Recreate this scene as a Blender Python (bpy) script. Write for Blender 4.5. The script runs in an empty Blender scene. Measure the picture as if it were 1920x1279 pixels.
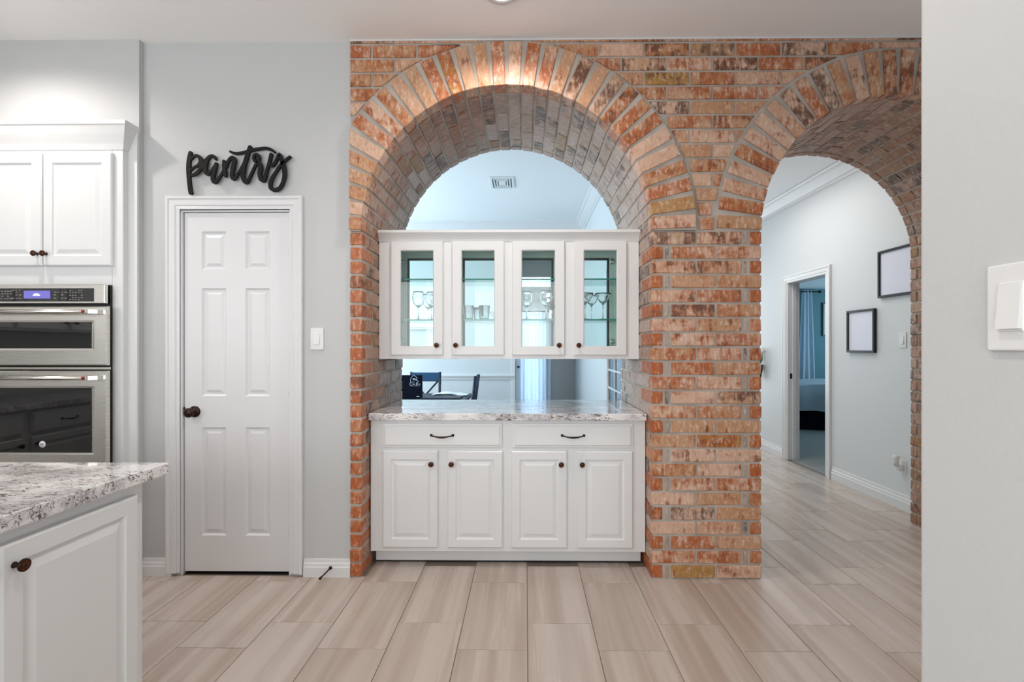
import bpy, bmesh, math, random
from mathutils import Vector, Matrix
random.seed(7)
SC = bpy.context.scene
COL = SC.collection
PI = math.pi

# ------------------------------------------------------------------ camera, world, lights, exposure
cam_d = bpy.data.cameras.new('camera'); cam = bpy.data.objects.new('camera', cam_d); COL.objects.link(cam)
cam.location = (0, 0, 1.31); cam.rotation_euler = (PI/2, 0, 0.011)
cam_d.sensor_width = 36; cam_d.lens = 930/1920*36
cam_d.shift_x = -(974.8-960)/1920; cam_d.shift_y = (650-639.5)/1920
cam_d.clip_start = 0.02
SC.camera = cam
SC.view_settings.view_transform = 'Standard'; SC.view_settings.look = 'None'
SC.view_settings.exposure = 0.0; SC.view_settings.gamma = 1; SC.view_settings.use_curve_mapping = False
try:
    SC.cycles.use_denoising = True; SC.cycles.sample_clamp_indirect = 6; SC.cycles.max_bounces = 10
    SC.cycles.transparent_max_bounces = 24; SC.cycles.diffuse_bounces = 5; SC.cycles.caustics_reflective = False; SC.cycles.caustics_refractive = False
except Exception: pass
world = bpy.data.worlds.new('world'); SC.world = world; world.use_nodes = True
world.node_tree.nodes['Background'].inputs[0].default_value = (.62, .80, 1, 1)
world.node_tree.nodes['Background'].inputs[1].default_value = 1.2

def area(name, loc, rot, sx, sy, power, color):
    d = bpy.data.lights.new(name, 'AREA'); d.shape = 'RECTANGLE'; d.size = sx; d.size_y = sy
    d.energy = power; d.color = color
    o = bpy.data.objects.new(name, d); COL.objects.link(o); o.location = loc; o.rotation_euler = rot
    return o
def spot(name, loc, power, color, cone=130, blend=.6, size=.05):
    d = bpy.data.lights.new(name, 'SPOT'); d.energy = power; d.color = color
    d.spot_size = math.radians(cone); d.spot_blend = blend; d.shadow_soft_size = size
    o = bpy.data.objects.new(name, d); COL.objects.link(o); o.location = loc
    return o
COOL = (.80, .90, 1); WARM = (1, .92, .86); NEUT = (.945, .975, 1)
# kitchen: unseen fill lights added behind and at left; window light far right
area('kitchen_fill_light', (-1.3, -2.9, 1.35), (PI/2, 0, 0), 4.2, 2.3, 122, NEUT)  # added soft fill; the rear wall itself is closed
area('breakfast_window_light', (3.2, 1.2, 1.5), (PI/2, 0, PI/2), 2.2, 1.8, 14, COOL)
area('side_fill_light', (-4.0, -1.4, 1.75), (PI/2, 0, -PI/2), 1.8, 1.1, 36, NEUT)  # added fill to lift ceiling and near wall; no window here
# recessed cans
CANS = [(-.118, 2.425), (-2.72, 2.28), (-.118, .6), (-2.3, .2), (2.4, 2.0)]
CANP = [58, 56, 42, 38, 20]
for (x, y), p in zip(CANS, CANP): spot('can_lamp', (x, y, 3.03), p, WARM, cone=156, blend=.8, size=.06)
# dining room windows (cool daylight); unseen fill lights added for hall and bedroom
area('dining_window_light', (-3.05, 5.3, 1.6), (PI/2, 0, -PI/2), 2.6, 2.0, 125, (.70, .88, 1))
area('dining_recess_light', (.6, 8.0, 2.2), (PI/2, 0, PI*.9), .5, .8, 2, (.9, .95, 1))
area('hall_end_fill_light', (2.0, 7.9, 1.5), (-PI/2, 0, 0), 1.6, 1.9, 34, (.84, .94, 1))  # added cool fill before the closed end of the hall
area('hall_top_fill_light', (1.9, 5.0, 2.98), (0, 0, 0), 1.4, 1.4, 28, (1, .96, .92))  # added warm fill under the hall ceiling, no fixture modelled
area('bedroom_fill_light', (7.4, 7.6, 1.6), (PI/2, 0, PI/2), 2.4, 1.5, 70, (.55, .84, 1))  # added fill by the right wall, away from the bedroom window

# ------------------------------------------------------------------ materials
def lin(c):
    return tuple(((v/255)/12.92 if v/255 <= .04045 else ((v/255+.055)/1.055)**2.4) for v in c)+(1,)
MAT = {}
def mat(name, rgb, rough=.5, metal=0, spec=.5, coat=0, bump=0, bscale=200, emit=None, es=0, bdist=.001):
    m = bpy.data.materials.new(name); m.use_nodes = True; MAT[name] = m
    nt = m.node_tree; b = nt.nodes['Principled BSDF']
    b.inputs['Base Color'].default_value = lin(rgb); b.inputs['Roughness'].default_value = rough
    b.inputs['Metallic'].default_value = metal; b.inputs['Specular IOR Level'].default_value = spec
    b.inputs['Coat Weight'].default_value = coat
    if emit: b.inputs['Emission Color'].default_value = lin(emit); b.inputs['Emission Strength'].default_value = es
    if bump:
        tc = nt.nodes.new('ShaderNodeTexCoord'); n = nt.nodes.new('ShaderNodeTexNoise'); bp = nt.nodes.new('ShaderNodeBump')
        n.inputs['Scale'].default_value = bscale; n.inputs['Detail'].default_value = 3
        bp.inputs['Strength'].default_value = bump; bp.inputs['Distance'].default_value = bdist
        nt.links.new(tc.outputs['Object'], n.inputs['Vector']); nt.links.new(n.outputs['Fac'], bp.inputs['Height'])
        nt.links.new(bp.outputs['Normal'], b.inputs['Normal'])
    return m
class NT:
    def __init__(s, m): s.m = m; s.t = m.node_tree; s.b = s.t.nodes['Principled BSDF']
    def n(s, kind, **kw):
        nd = s.t.nodes.new('ShaderNode'+kind)
        for k, v in kw.items():
            if k in nd.inputs: nd.inputs[k].default_value = v
            else: setattr(nd, k, v)
        return nd
    def l(s, a, b): s.t.links.new(a, b)
    def noise(s, vec, scale, detail=3, rough=.55, dist=0):
        nd = s.n('TexNoise'); nd.inputs['Scale'].default_value = scale; nd.inputs['Detail'].default_value = detail
        nd.inputs['Roughness'].default_value = rough; nd.inputs['Distortion'].default_value = dist
        s.l(vec, nd.inputs['Vector']); return nd.outputs['Fac']
    def step(s, val, lo, hi, a=0, b=1):
        nd = s.n('MapRange'); nd.interpolation_type = 'SMOOTHSTEP'
        nd.inputs['From Min'].default_value = lo; nd.inputs['From Max'].default_value = hi
        nd.inputs['To Min'].default_value = a; nd.inputs['To Max'].default_value = b
        s.l(val, nd.inputs['Value']); return nd.outputs['Result']
    def math(s, op, a, b=None):
        nd = s.n('Math'); nd.operation = op
        for i, v in enumerate((a, b)):
            if v is None: continue
            if isinstance(v, (int, float)): nd.inputs[i].default_value = v
            else: s.l(v, nd.inputs[i])
        return nd.outputs[0]
    def mix(s, fac, a, b):
        nd = s.n('Mix'); nd.data_type = 'RGBA'
        for sock, v in ((nd.inputs[0], fac), (nd.inputs[6], a), (nd.inputs[7], b)):
            if isinstance(v, (int, float)): sock.default_value = v
            elif isinstance(v, tuple): sock.default_value = v
            else: s.l(v, sock)
        return nd.outputs[2]
    def vec(s, seed=True, sc=(1, 1, 1), space='Object'):
        tc = s.n('TexCoord'); mp = s.n('Mapping'); mp.inputs['Scale'].default_value = sc
        if seed:
            oi = s.n('ObjectInfo'); mu = s.math('MULTIPLY', oi.outputs['Random'], 53.0)
            cb = s.n('CombineXYZ'); s.l(mu, cb.inputs[0]); s.l(mu, cb.inputs[1]); s.l(mu, cb.inputs[2])
            ad = s.n('VectorMath'); ad.operation = 'ADD'; s.l(tc.outputs[space], ad.inputs[0]); s.l(cb.outputs[0], ad.inputs[1])
            s.l(ad.outputs[0], mp.inputs['Vector'])
        else: s.l(tc.outputs[space], mp.inputs['Vector'])
        return mp.outputs['Vector']
    def rnd(s, k=1.0, off=0.0):
        oi = s.n('ObjectInfo'); return s.math('FRACT', s.math('ADD', s.math('MULTIPLY', oi.outputs['Random'], k), off))
    def bump(s, h, st, dist):
        bp = s.n('Bump'); bp.inputs['Strength'].default_value = st; bp.inputs['Distance'].default_value = dist
        s.l(h, bp.inputs['Height']); s.l(bp.outputs['Normal'], s.b.inputs['Normal'])

mat('wall_grey', (192, 193, 193), .55, spec=.4, bump=.22, bscale=130, bdist=.002)
mat('wall_near', (196, 197, 196), .5, spec=.4, bump=.3, bscale=110, bdist=.002)
mat('wall_dining', (210, 214, 216), .6, bump=.1)
mat('wall_teal', (88, 128, 138), .7)
mat('ceiling_white', (248, 247, 246), .8, bump=.15, bscale=90, bdist=.002)
mat('ceiling_dining', (236, 238, 240), .8)
mat('trim_white', (218, 218, 219), .32)
mat('paint_white', (221, 222, 222), .35, bump=.03, bscale=60)
mat('paint_interior', (232, 238, 234), .4)
mat('plastic_white', (222, 222, 221), .3)
mat('bronze', (52, 34, 26), .32, metal=.75, spec=.6)
mat('copper', (92, 50, 30), .3, metal=.9)
mat('black_sign', (17, 16, 16), .5, spec=.2)
mat('gap_dark', (24, 20, 18), .8)
mat('black_glass', (6, 7, 9), .03, spec=.8, coat=.2)
mat('black_gap', (9, 9, 10), .4)
mat('red_cap', (150, 28, 14), .25, metal=.4)
mat('silver_mark', (175, 175, 172), .5)
mat('lcd', (60, 58, 130), .3, emit=(128, 126, 205), es=.75)
mat('lcd_mark', (240, 240, 255), .4, emit=(225, 225, 255), es=.8)
mat('sticker_white', (236, 234, 238), .4)
mat('sticker_mark', (120, 50, 120), .4)
mat('navy', (12, 28, 48), .45)
mat('navy_fabric', (28, 74, 108), .7)
mat('navy_case', (8, 11, 30), .8, spec=.15)
mat('logo_white', (205, 215, 225), .5)
mat('paper', (235, 238, 240), .6)
mat('gasket', (20, 40, 40), .35)
mat('green_edge', (26, 122, 110), .15)
mat('frame_black', (16, 16, 20), .35)
mat('frame_mat', (246, 247, 252), .25)
mat('curtain_blue', (226, 233, 242), .8)
mat('bed_white', (164, 176, 186), .85, bump=.3, bscale=14, bdist=.02)
mat('bed_skirt', (16, 20, 30), .9, spec=.1)
mat('vent_white', (225, 228, 228), .5)
mat('vent_dark', (120, 130, 128), .6)
mat('leaf_green', (70, 110, 62), .6)
mat('flower_white', (238, 238, 230), .6)
mat('outdoor_white', (230, 240, 250), .8, emit=(228, 240, 252), es=5.0)
mat('lens_glow', (255, 250, 240), .4, emit=(255, 248, 236), es=6)
mat('basket', (60, 62, 60), .8)
mat('sand_core', (150, 140, 130), .8)

# brushed steel
m = mat('steel', (222, 219, 212), .26, metal=1); N = NT(m)
v = N.vec(False, (3, 3, 420)); n1 = N.noise(v, 1.0, 2); N.l(N.step(n1, .2, .8, .24, .29), N.b.inputs['Roughness'])

# mortar
m = mat('mortar', (176, 166, 155), .9); N = NT(m)
v = N.vec(False); n1 = N.noise(v, 60, 4); n2 = N.noise(v, 5, 2)
N.l(N.mix(N.step(n2, .3, .7), lin((160, 151, 141)), lin((184, 175, 165))), N.b.inputs['Base Color'])
N.bump(n1, .6, .004)

# brick: fired orange and pink body, dark smudges, pale wash; every brick drawn differently
def brick_mat(name, orange, pink, tan, dark, wash, o_lo, o_hi, wash_amt, ochre):
    m = mat(name, (150, 90, 60), .55); N = NT(m)
    vs = N.vec(True, (42, 14, 10)); vb = N.vec(True, (9, 7, 13)); vf = N.vec(True, (60, 50, 26)); vm = N.vec(True, (20, 16, 20))
    r1 = N.rnd(1.0); r2 = N.rnd(7.31, .2); r3 = N.rnd(13.7, .5); r4 = N.rnd(29.3, .1)
    s1 = N.noise(vs, 1.0, 5, .65); b1 = N.noise(vb, 1.0, 3, .6); f1 = N.noise(vf, 1.0, 4, .65); m1 = N.noise(vm, 1.0, 3, .6, .8)
    body = N.mix(N.step(r2, .2, .8), pink, tan)
    body = N.mix(N.step(r4, .965, .975), body, ochre)
    oth = N.math('ADD', N.math('MULTIPLY', s1, .5), N.math('MULTIPLY', b1, .6))
    oth = N.math('ADD', oth, N.math('MULTIPLY', N.math('SUBTRACT', r1, .5), .20))
    c = N.mix(N.math('MULTIPLY', N.step(oth, o_lo, o_hi), .92), body, orange)
    c = N.mix(N.math('MULTIPLY', N.step(m1, .50, .66), .45), c, tan)
    dk = N.math('ADD', N.math('MULTIPLY', b1, .55), N.math('MULTIPLY', s1, .5))
    dk = N.math('ADD', dk, N.math('MULTIPLY', N.step(r3, .60, 1.0), .14))
    c = N.mix(N.math('MULTIPLY', N.step(dk, .57, .72), .78), c, dark)
    c = N.mix(N.math('MULTIPLY', N.step(f1, .50, .70), wash_amt), c, wash)
    c = N.mix(N.math('MULTIPLY', N.step(f1, .30, .44, 1, 0), .3), c, dark)
    N.l(c, N.b.inputs['Base Color'])
    h = N.math('ADD', N.math('MULTIPLY', f1, .5), s1)
    N.bump(h, .7, .004)
    N.b.inputs['Roughness'].default_value = .5
    return m
brick_mat('brick_face', lin((166, 86, 32)), lin((204, 166, 142)), lin((184, 138, 102)), lin((80, 58, 48)), lin((218, 202, 188)), .50, .66, .6, lin((166, 122, 62)))
brick_mat('brick_vault', lin((146, 84, 42)), lin((172, 138, 118)), lin((150, 112, 84)), lin((64, 50, 44)), lin((196, 182, 170)), .52, .70, .6, lin((150, 110, 60)))
brick_mat('brick_soffit', lin((150, 98, 70)), lin((178, 156, 144)), lin((164, 140, 122)), lin((84, 76, 72)), lin((202, 192, 184)), .62, .80, .6, lin((154, 128, 96)))
brick_mat('brick_orange', lin((166, 80, 24)), lin((192, 138, 104)), lin((172, 114, 74)), lin((96, 56, 36)), lin((210, 184, 162)), .40, .60, .6, lin((168, 96, 40)))

# floor tile with long streaks
m = mat('floor_tile', (196, 182, 170), .22, spec=.5); N = NT(m)
v = N.vec(True, (12, .5, 1)); n1 = N.noise(v, 1.0, 3, .5, .05)
v2 = N.vec(True, (26, .7, 1)); n2 = N.noise(v2, 1.0, 2, .5, .05)
v3 = N.vec(True, (3, .5, 1)); n3 = N.noise(v3, 1.0, 2)
r = N.rnd()
c = N.mix(N.step(n1, .32, .68), lin((172, 156, 144)), lin((195, 183, 174)))
c = N.mix(N.math('MULTIPLY', N.step(n2, .54, .74), .5), c, lin((158, 140, 126)))
c = N.mix(N.math('MULTIPLY', N.step(n3, .55, .75), .4), c, lin((202, 193, 187)))
c = N.mix(N.math('MULTIPLY', r, .22), c, lin((172, 155, 141)))
N.l(c, N.b.inputs['Base Color']); N.l(N.step(n1, .2, .8, .2, .32), N.b.inputs['Roughness'])
mat('grout', (128, 114, 102), .9)

# granite: white ground, grey clouds, black and brown broken veins
m = mat('granite', (225, 222, 220), .07, spec=.6, coat=.3); N = NT(m)
v = N.vec(False, (1, 1.6, 1.6)); vw = N.vec(False, (1, 3.2, 3.2))
cl = N.noise(v, 5, 3, .6); f = N.noise(vw, 11, 2.5, .55, 1.8); f2 = N.noise(vw, 26, 3, .6, 1.2); cl2 = N.noise(v, 9, 2)
rid = N.math('ABSOLUTE', N.math('SUBTRACT', f, .5)); rid2 = N.math('ABSOLUTE', N.math('SUBTRACT', f2, .5))
c = N.mix(N.step(cl, .35, .65), lin((236, 233, 232)), lin((206, 204, 206)))
c = N.mix(N.math('MULTIPLY', N.step(cl2, .54, .64), .45), c, lin((206, 190, 176)))
veins = N.math('MULTIPLY', N.step(rid, .016, .034, 1, 0), N.step(cl2, .43, .52))
veins2 = N.math('MULTIPLY', N.step(rid2, .012, .04, 1, 0), N.step(cl, .46, .56))
c = N.mix(N.math('MULTIPLY', veins2, .7), c, lin((104, 92, 90)))
c = N.mix(N.math('MULTIPLY', veins, .92), c, lin((40, 36, 40)))
N.l(c, N.b.inputs['Base Color'])

# carpet
m = mat('carpet', (150, 150, 146), .95); N = NT(m); v = N.vec(False); n1 = N.noise(v, 90, 3)
N.l(N.mix(n1, lin((110, 112, 112)), lin((176, 174, 168))), N.b.inputs['Base Color']); N.bump(n1, 1, .02)

m = MAT['curtain_blue']; N = NT(m); tl = N.n('BsdfTranslucent'); tl.inputs[0].default_value = lin((232, 240, 248)); mxs = N.n('MixShader'); mxs.inputs[0].default_value = .55
N.l(N.b.outputs[0], mxs.inputs[1]); N.l(tl.outputs[0], mxs.inputs[2]); N.l(mxs.outputs[0], [x for x in N.t.nodes if x.type == 'OUTPUT_MATERIAL'][0].inputs[0])
def glass_mat(name, tint, refl=1.0, facing=None, rough=0.0):
    m = bpy.data.materials.new(name); m.use_nodes = True; MAT[name] = m; t = m.node_tree; t.nodes.clear()
    out = t.nodes.new('ShaderNodeOutputMaterial'); tr = t.nodes.new('ShaderNodeBsdfTransparent'); gl = t.nodes.new('ShaderNodeBsdfGlossy')
    mx = t.nodes.new('ShaderNodeMixShader'); tr.inputs[0].default_value = tint; gl.inputs['Roughness'].default_value = rough
    if facing:
        lw = t.nodes.new('ShaderNodeLayerWeight'); lw.inputs['Blend'].default_value = facing; fac = lw.outputs['Facing']
        rp = t.nodes.new('ShaderNodeValToRGB'); rp.color_ramp.elements[0].color = tint; rp.color_ramp.elements[0].position = .30
        rp.color_ramp.elements[1].color = (.22, .32, .34, 1); rp.color_ramp.elements[1].position = .92; t.links.new(fac, rp.inputs[0]); t.links.new(rp.outputs[0], tr.inputs[0])
    l2 = t.nodes.new('ShaderNodeLayerWeight'); l2.inputs['Blend'].default_value = .5
    pw = t.nodes.new('ShaderNodeMath'); pw.operation = 'POWER'; pw.inputs[1].default_value = 5; t.links.new(l2.outputs['Facing'], pw.inputs[0])
    ma = t.nodes.new('ShaderNodeMath'); ma.operation = 'MULTIPLY_ADD'; ma.inputs[1].default_value = .96*refl; ma.inputs[2].default_value = .04*refl
    t.links.new(pw.outputs[0], ma.inputs[0]); t.links.new(ma.outputs[0], mx.inputs[0])
    t.links.new(tr.outputs[0], mx.inputs[1]); t.links.new(gl.outputs[0], mx.inputs[2]); t.links.new(mx.outputs[0], out.inputs[0])
glass_mat('glass_pane', (.955, .992, .98, 1))
glass_mat('glass_shelf', (.80, .95, .92, 1))
m = mat('glass_stem', (255, 255, 255), 0.0); MAT['glass_stem'].node_tree.nodes['Principled BSDF'].inputs['Transmission Weight'].default_value = 1; MAT['glass_stem'].node_tree.nodes['Principled BSDF'].inputs['IOR'].default_value = 1.38
glass_mat('glass_grey', (.55, .62, .60, 1))
glass_mat('glass_frame', (.98, .98, 1, 1))

# ------------------------------------------------------------------ mesh builder and object helpers
class MB:
    def __init__(s): s.b = bmesh.new()
    def _take(s, t, mtx=None):
        if mtx: bmesh.ops.transform(t, matrix=mtx, verts=t.verts)
        vm = {}
        for v in t.verts: vm[v] = s.b.verts.new(v.co)
        for f in t.faces:
            try:
                nf = s.b.faces.new([vm[v] for v in f.verts]); nf.smooth = f.smooth
            except ValueError: pass
        t.free(); return s
    def box(s, x0, x1, y0, y1, z0, z1, bev=0, seg=1, mtx=None, jit=0, rng=None):
        t = bmesh.new(); bmesh.ops.create_cube(t, size=1)
        for v in t.verts:
            v.co = Vector(((x0+x1)/2+v.co.x*(x1-x0), (y0+y1)/2+v.co.y*(y1-y0), (z0+z1)/2+v.co.z*(z1-z0)))
        if bev: bmesh.ops.bevel(t, geom=t.edges[:], offset=bev, segments=seg, affect='EDGES', profile=.6)
        if jit:
            for v in t.verts: v.co += Vector((rng.uniform(-jit, jit), rng.uniform(-jit, jit), rng.uniform(-jit, jit)))
        return s._take(t, mtx)
    def prism(s, pts, y0, y1, ch=0):          # polygon in XZ (counter-clockwise seen from -Y), extruded along Y
        n = len(pts); b = s.b
        if ch:
            cx = sum(p[0] for p in pts)/n; cz = sum(p[1] for p in pts)/n
            ins = []
            for i in range(n):
                p, q, r = Vector(pts[i-1]), Vector(pts[i]), Vector(pts[(i+1) % n])
                d1 = (q-p).normalized(); d2 = (r-q).normalized()
                n1 = Vector((-d1.y, d1.x)); n2 = Vector((-d2.y, d2.x)); bi = (n1+n2)
                if bi.length < 1e-6: bi = n1
                bi = bi.normalized()*min(ch/max(.35, bi.normalized().dot(n1)), ch*2)
                if (Vector((cx, cz))-q).dot(bi) < 0: bi = -bi
                ins.append(q+bi)
            f0 = [b.verts.new((p.x, y0, p.y)) for p in ins]; f1 = [b.verts.new((p[0], y0+ch, p[1])) for p in pts]
            rings = [f0, f1]
        else: rings = [[b.verts.new((p[0], y0, p[1])) for p in pts]]
        rings.append([b.verts.new((p[0], y1, p[1])) for p in pts])
        b.faces.new(rings[0]); b.faces.new(rings[-1][::-1])
        for a, c in zip(rings, rings[1:]):
            for i in range(n):
                j = (i+1) % n; b.faces.new((a[i], c[i], c[j], a[j]))
        return s
    def prism_z(s, pts, z0, z1):              # polygon in XY extruded up
        b = s.b; n = len(pts)
        lo = [b.verts.new((p[0], p[1], z0)) for p in pts]; hi = [b.verts.new((p[0], p[1], z1)) for p in pts]
        b.faces.new(lo[::-1]); b.faces.new(hi)
        for i in range(n):
            j = (i+1) % n; b.faces.new((lo[i], lo[j], hi[j], hi[i]))
        return s
    def sweep(s, prof, p0, p1, out, up=(0, 0, 1), m0=0, m1=0):
        # profile (o, u) pairs swept from p0 to p1; o along out, u along up; m0/m1 slide the ends by o (mitres)
        p0, p1, out, up = Vector(p0), Vector(p1), Vector(out), Vector(up); d = (p1-p0).normalized(); b = s.b
        A = [b.verts.new(p0+out*o+up*u+d*(m0*o)) for o, u in prof]
        B = [b.verts.new(p1+out*o+up*u+d*(m1*o)) for o, u in prof]
        n = len(prof)
        for i in range(n):
            j = (i+1) % n; b.faces.new((A[i], A[j], B[j], B[i]))
        b.faces.new(A[::-1]); b.faces.new(B)
        return s
    def lathe(s, prof, seg=24, mtx=None, closed=False, smooth=True):   # (r, z) about Z
        t = bmesh.new(); rings = []
        for r, z in prof:
            if r < 1e-6: rings.append([t.verts.new((0, 0, z))])
            else: rings.append([t.verts.new((r*math.cos(2*PI*i/seg), r*math.sin(2*PI*i/seg), z)) for i in range(seg)])
        prs = list(zip(rings, rings[1:]))
        if closed: prs.append((rings[-1], rings[0]))
        for a, c in prs:
            for i in range(seg):
                j = (i+1) % seg
                q = [a[i % len(a)], a[j % len(a)], c[j % len(c)], c[i % len(c)]]
                u = []
                for w in q:
                    if w not in u: u.append(w)
                if len(u) > 2:
                    f = t.faces.new(u); f.smooth = smooth
        return s._take(t, mtx)
    def tube(s, pts, r, seg=10, caps=True, flat=1.0):
        t = bmesh.new(); pts = [Vector(p) for p in pts]; rings = []; n = len(pts)
        rr = r if isinstance(r, (list, tuple)) else [r]*n
        prev = None
        for i, p in enumerate(pts):
            d = (pts[min(i+1, n-1)]-pts[max(i-1, 0)]).normalized()
            if prev is None:
                a = Vector((0, 0, 1)) if abs(d.z) < .9 else Vector((1, 0, 0)); u = d.cross(a).normalized()
            else: u = (prev-d*prev.dot(d)).normalized()
            w = d.cross(u); prev = u
            rings.append([t.verts.new(p+(u*math.cos(2*PI*k/seg)+w*flat*math.sin(2*PI*k/seg))*rr[i]) for k in range(seg)])
        for a, c in zip(rings, rings[1:]):
            for k in range(seg):
                f = t.faces.new((a[k], a[(k+1) % seg], c[(k+1) % seg], c[k])); f.smooth = True
        if caps: t.faces.new(rings[0][::-1]); t.faces.new(rings[-1])
        return s._take(t)
    def panel_door(s, w, h, t, panels, prof, edge=.005, centre_open=False):
        # slab in local XZ, front at y=0 looking to -Y, back at y=t; panels = rects cut by nested loops prof=[(inset, depth)]
        b = s.b; xs = sorted({edge, w-edge, *[p[0] for p in panels], *[p[2] for p in panels]}); zs = sorted({edge, h-edge, *[p[1] for p in panels], *[p[3] for p in panels]})
        cache = {}
        def V(x, y, z):
            k = (round(x, 5), round(y, 5), round(z, 5))
            if k not in cache: cache[k] = b.verts.new((x, y, z))
            return cache[k]
        def F(*c):
            try: b.faces.new([V(*q) for q in c])
            except ValueError: pass
        for i in range(len(xs)-1):
            for j in range(len(zs)-1):
                x0, x1, z0, z1 = xs[i], xs[i+1], zs[j], zs[j+1]; mx, mz = (x0+x1)/2, (z0+z1)/2
                if any(p[0] < mx < p[2] and p[1] < mz < p[3] for p in panels): continue
                F((x0, 0, z0), (x1, 0, z0), (x1, 0, z1), (x0, 0, z1))
        # edge chamfer, sides, back; edges kept as plain long quads
        e = edge
        ring = [[(e, 0, e), (w-e, 0, e), (w-e, 0, h-e), (e, 0, h-e)], [(0, e, 0), (w, e, 0), (w, e, h), (0, e, h)], [(0, t, 0), (w, t, 0), (w, t, h), (0, t, h)]]
        for a, c in zip(ring, ring[1:]):
            for i in range(4):
                j = (i+1) % 4; F(a[i], c[i], c[j], a[j])
        if not centre_open: F(*ring[2][::-1])
        for (x0, z0, x1, z1) in panels:
            lp = [[(x0+i, d, z0+i), (x1-i, d, z0+i), (x1-i, d, z1-i), (x0+i, d, z1-i)] for i, d in prof]
            if centre_open: lp.append([(p[0], t, p[2]) for p in lp[-1]])
            for a, c in zip(lp, lp[1:]):
                for i in range(4):
                    j = (i+1) % 4; F(a[i], a[j], c[j], c[i])
            if not centre_open: F(*lp[-1])
            else:   # back ring
                i0 = lp[-1]; o0 = ring[2]
                for i in range(4):
                    j = (i+1) % 4; F(o0[i], i0[i], i0[j], o0[j])
        return s
def tag(o, label=None, cat=None, group=None, kind=None):
    if label: o['label'] = label
    if cat: o['category'] = cat
    if group: o['group'] = group
    if kind: o['kind'] = kind
    return o
def wpos(o):
    v = Vector((0, 0, 0))
    while o is not None: v = v+o.location; o = o.parent
    return v
def obj(name, mb, m, parent=None, loc=None, rot=None, label=None, smooth=False, keep=False):
    # mesh coordinates are in the parent's frame unless loc is given (then in the part's own frame)
    me = bpy.data.meshes.new(name); bmesh.ops.recalc_face_normals(mb.b, faces=mb.b.faces[:]); mb.b.to_mesh(me); mb.b.free()
    me.materials.append(MAT[m] if isinstance(m, str) else m)
    if smooth:
        for p in me.polygons: p.use_smooth = True
    o = bpy.data.objects.new(name, me); COL.objects.link(o); o.parent = parent
    if loc: o.location = loc
    if rot: o.rotation_euler = rot
    if label: o['label'] = label
    return o
def thing(name, label, cat, loc=(0, 0, 0), rz=0, group=None, kind=None):
    o = bpy.data.objects.new(name, None); COL.objects.link(o); o.location = loc; o.rotation_euler = (0, 0, rz); o.empty_display_size = .1
    return tag(o, label, cat, group, kind)
def struct(name, mb, m, parent=None, label=None, **k):
    o = obj(name, mb, m, parent, **k)
    if parent is None: o['kind'] = 'structure'
    if label: o['label'] = label
    return o
def copy_tree(o, parent=None):
    c = o.copy(); COL.objects.link(c); c.parent = parent
    for ch in [x for x in bpy.data.objects if x.parent == o]: copy_tree(ch, c)
    return c

# ------------------------------------------------------------------ measures of the place
Y0 = 2.805           # face of the brick wall
YB = 3.72            # its far side
COURSE = .0818; BL = .245; J = .0125
CXL, RL = -.1055, .8195      # left arch
CXR, RR = 2.095, .767        # right arch
SPR = 24*COURSE              # springing height
XL = -.995                   # left end of the brick
H = 3.05

# ------------------------------------------------------------------ floor
fl = struct('floor', MB().box(-4.2, 3.3, -3, 8.3, -.1, -.004), 'grout', label='beige streaked porcelain plank tile floor')
tile_cache = {}
def tile(x0, x1, y0, y1):
    w, l = round(x1-x0-.003, 3), round(y1-y0-.003, 3)
    if w < .02 or l < .02: return
    k = (w, l)
    if k not in tile_cache:
        mb = MB().box(-w/2, w/2, -l/2, l/2, -.006, 0, bev=.0012)
        o = obj('tile', mb, 'floor_tile', fl); tile_cache[k] = o.data
    else: o = bpy.data.objects.new('tile', tile_cache[k]); COL.objects.link(o); o.parent = fl
    o.location = ((x0+x1)/2, (y0+y1)/2, random.uniform(-.0004, .0004))
TW = .306
for k in range(-8, 11):
    x0 = .01+TW*k; x1 = x0+TW
    off = 2.143 if k % 2 else 2.349
    for n in range(-2, 8):
        y0 = off+.612*n; y1 = y0+.612
        if y1 < 1.3: continue
        a, b_, c, d = max(x0, -2.187), min(x1, 3.02), y0, y1
        if y0 > 2.9 and x1 < 1.25: continue                      # nothing of these can be seen
        if x1 <= -.99 and y1 > 2.82: d = min(d, 2.82)
        elif x0 < -1.2: d = min(d, 2.82)
        if -1.3 < x0 < .75: d = min(d, 3.05)
        if d-c < .03 or b_-a < .02: continue
        if c > 6.9: continue
        tile(a, b_, c, d)

# ------------------------------------------------------------------ ceilings
mb = MB().box(-4.2, 3.3, -3, YB-.4, H, H+.1)
ce = struct('ceiling', mb, 'ceiling_white')
mb = MB().box(-3.2, .87, YB-.4, 8.3, H, H+.1)
struct('ceiling', mb, 'ceiling_dining')
mb = MB().box(.87, 3.3, YB-.4, 8.3, H, H+.1)
struct('ceiling', mb, 'ceiling_dining')

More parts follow.
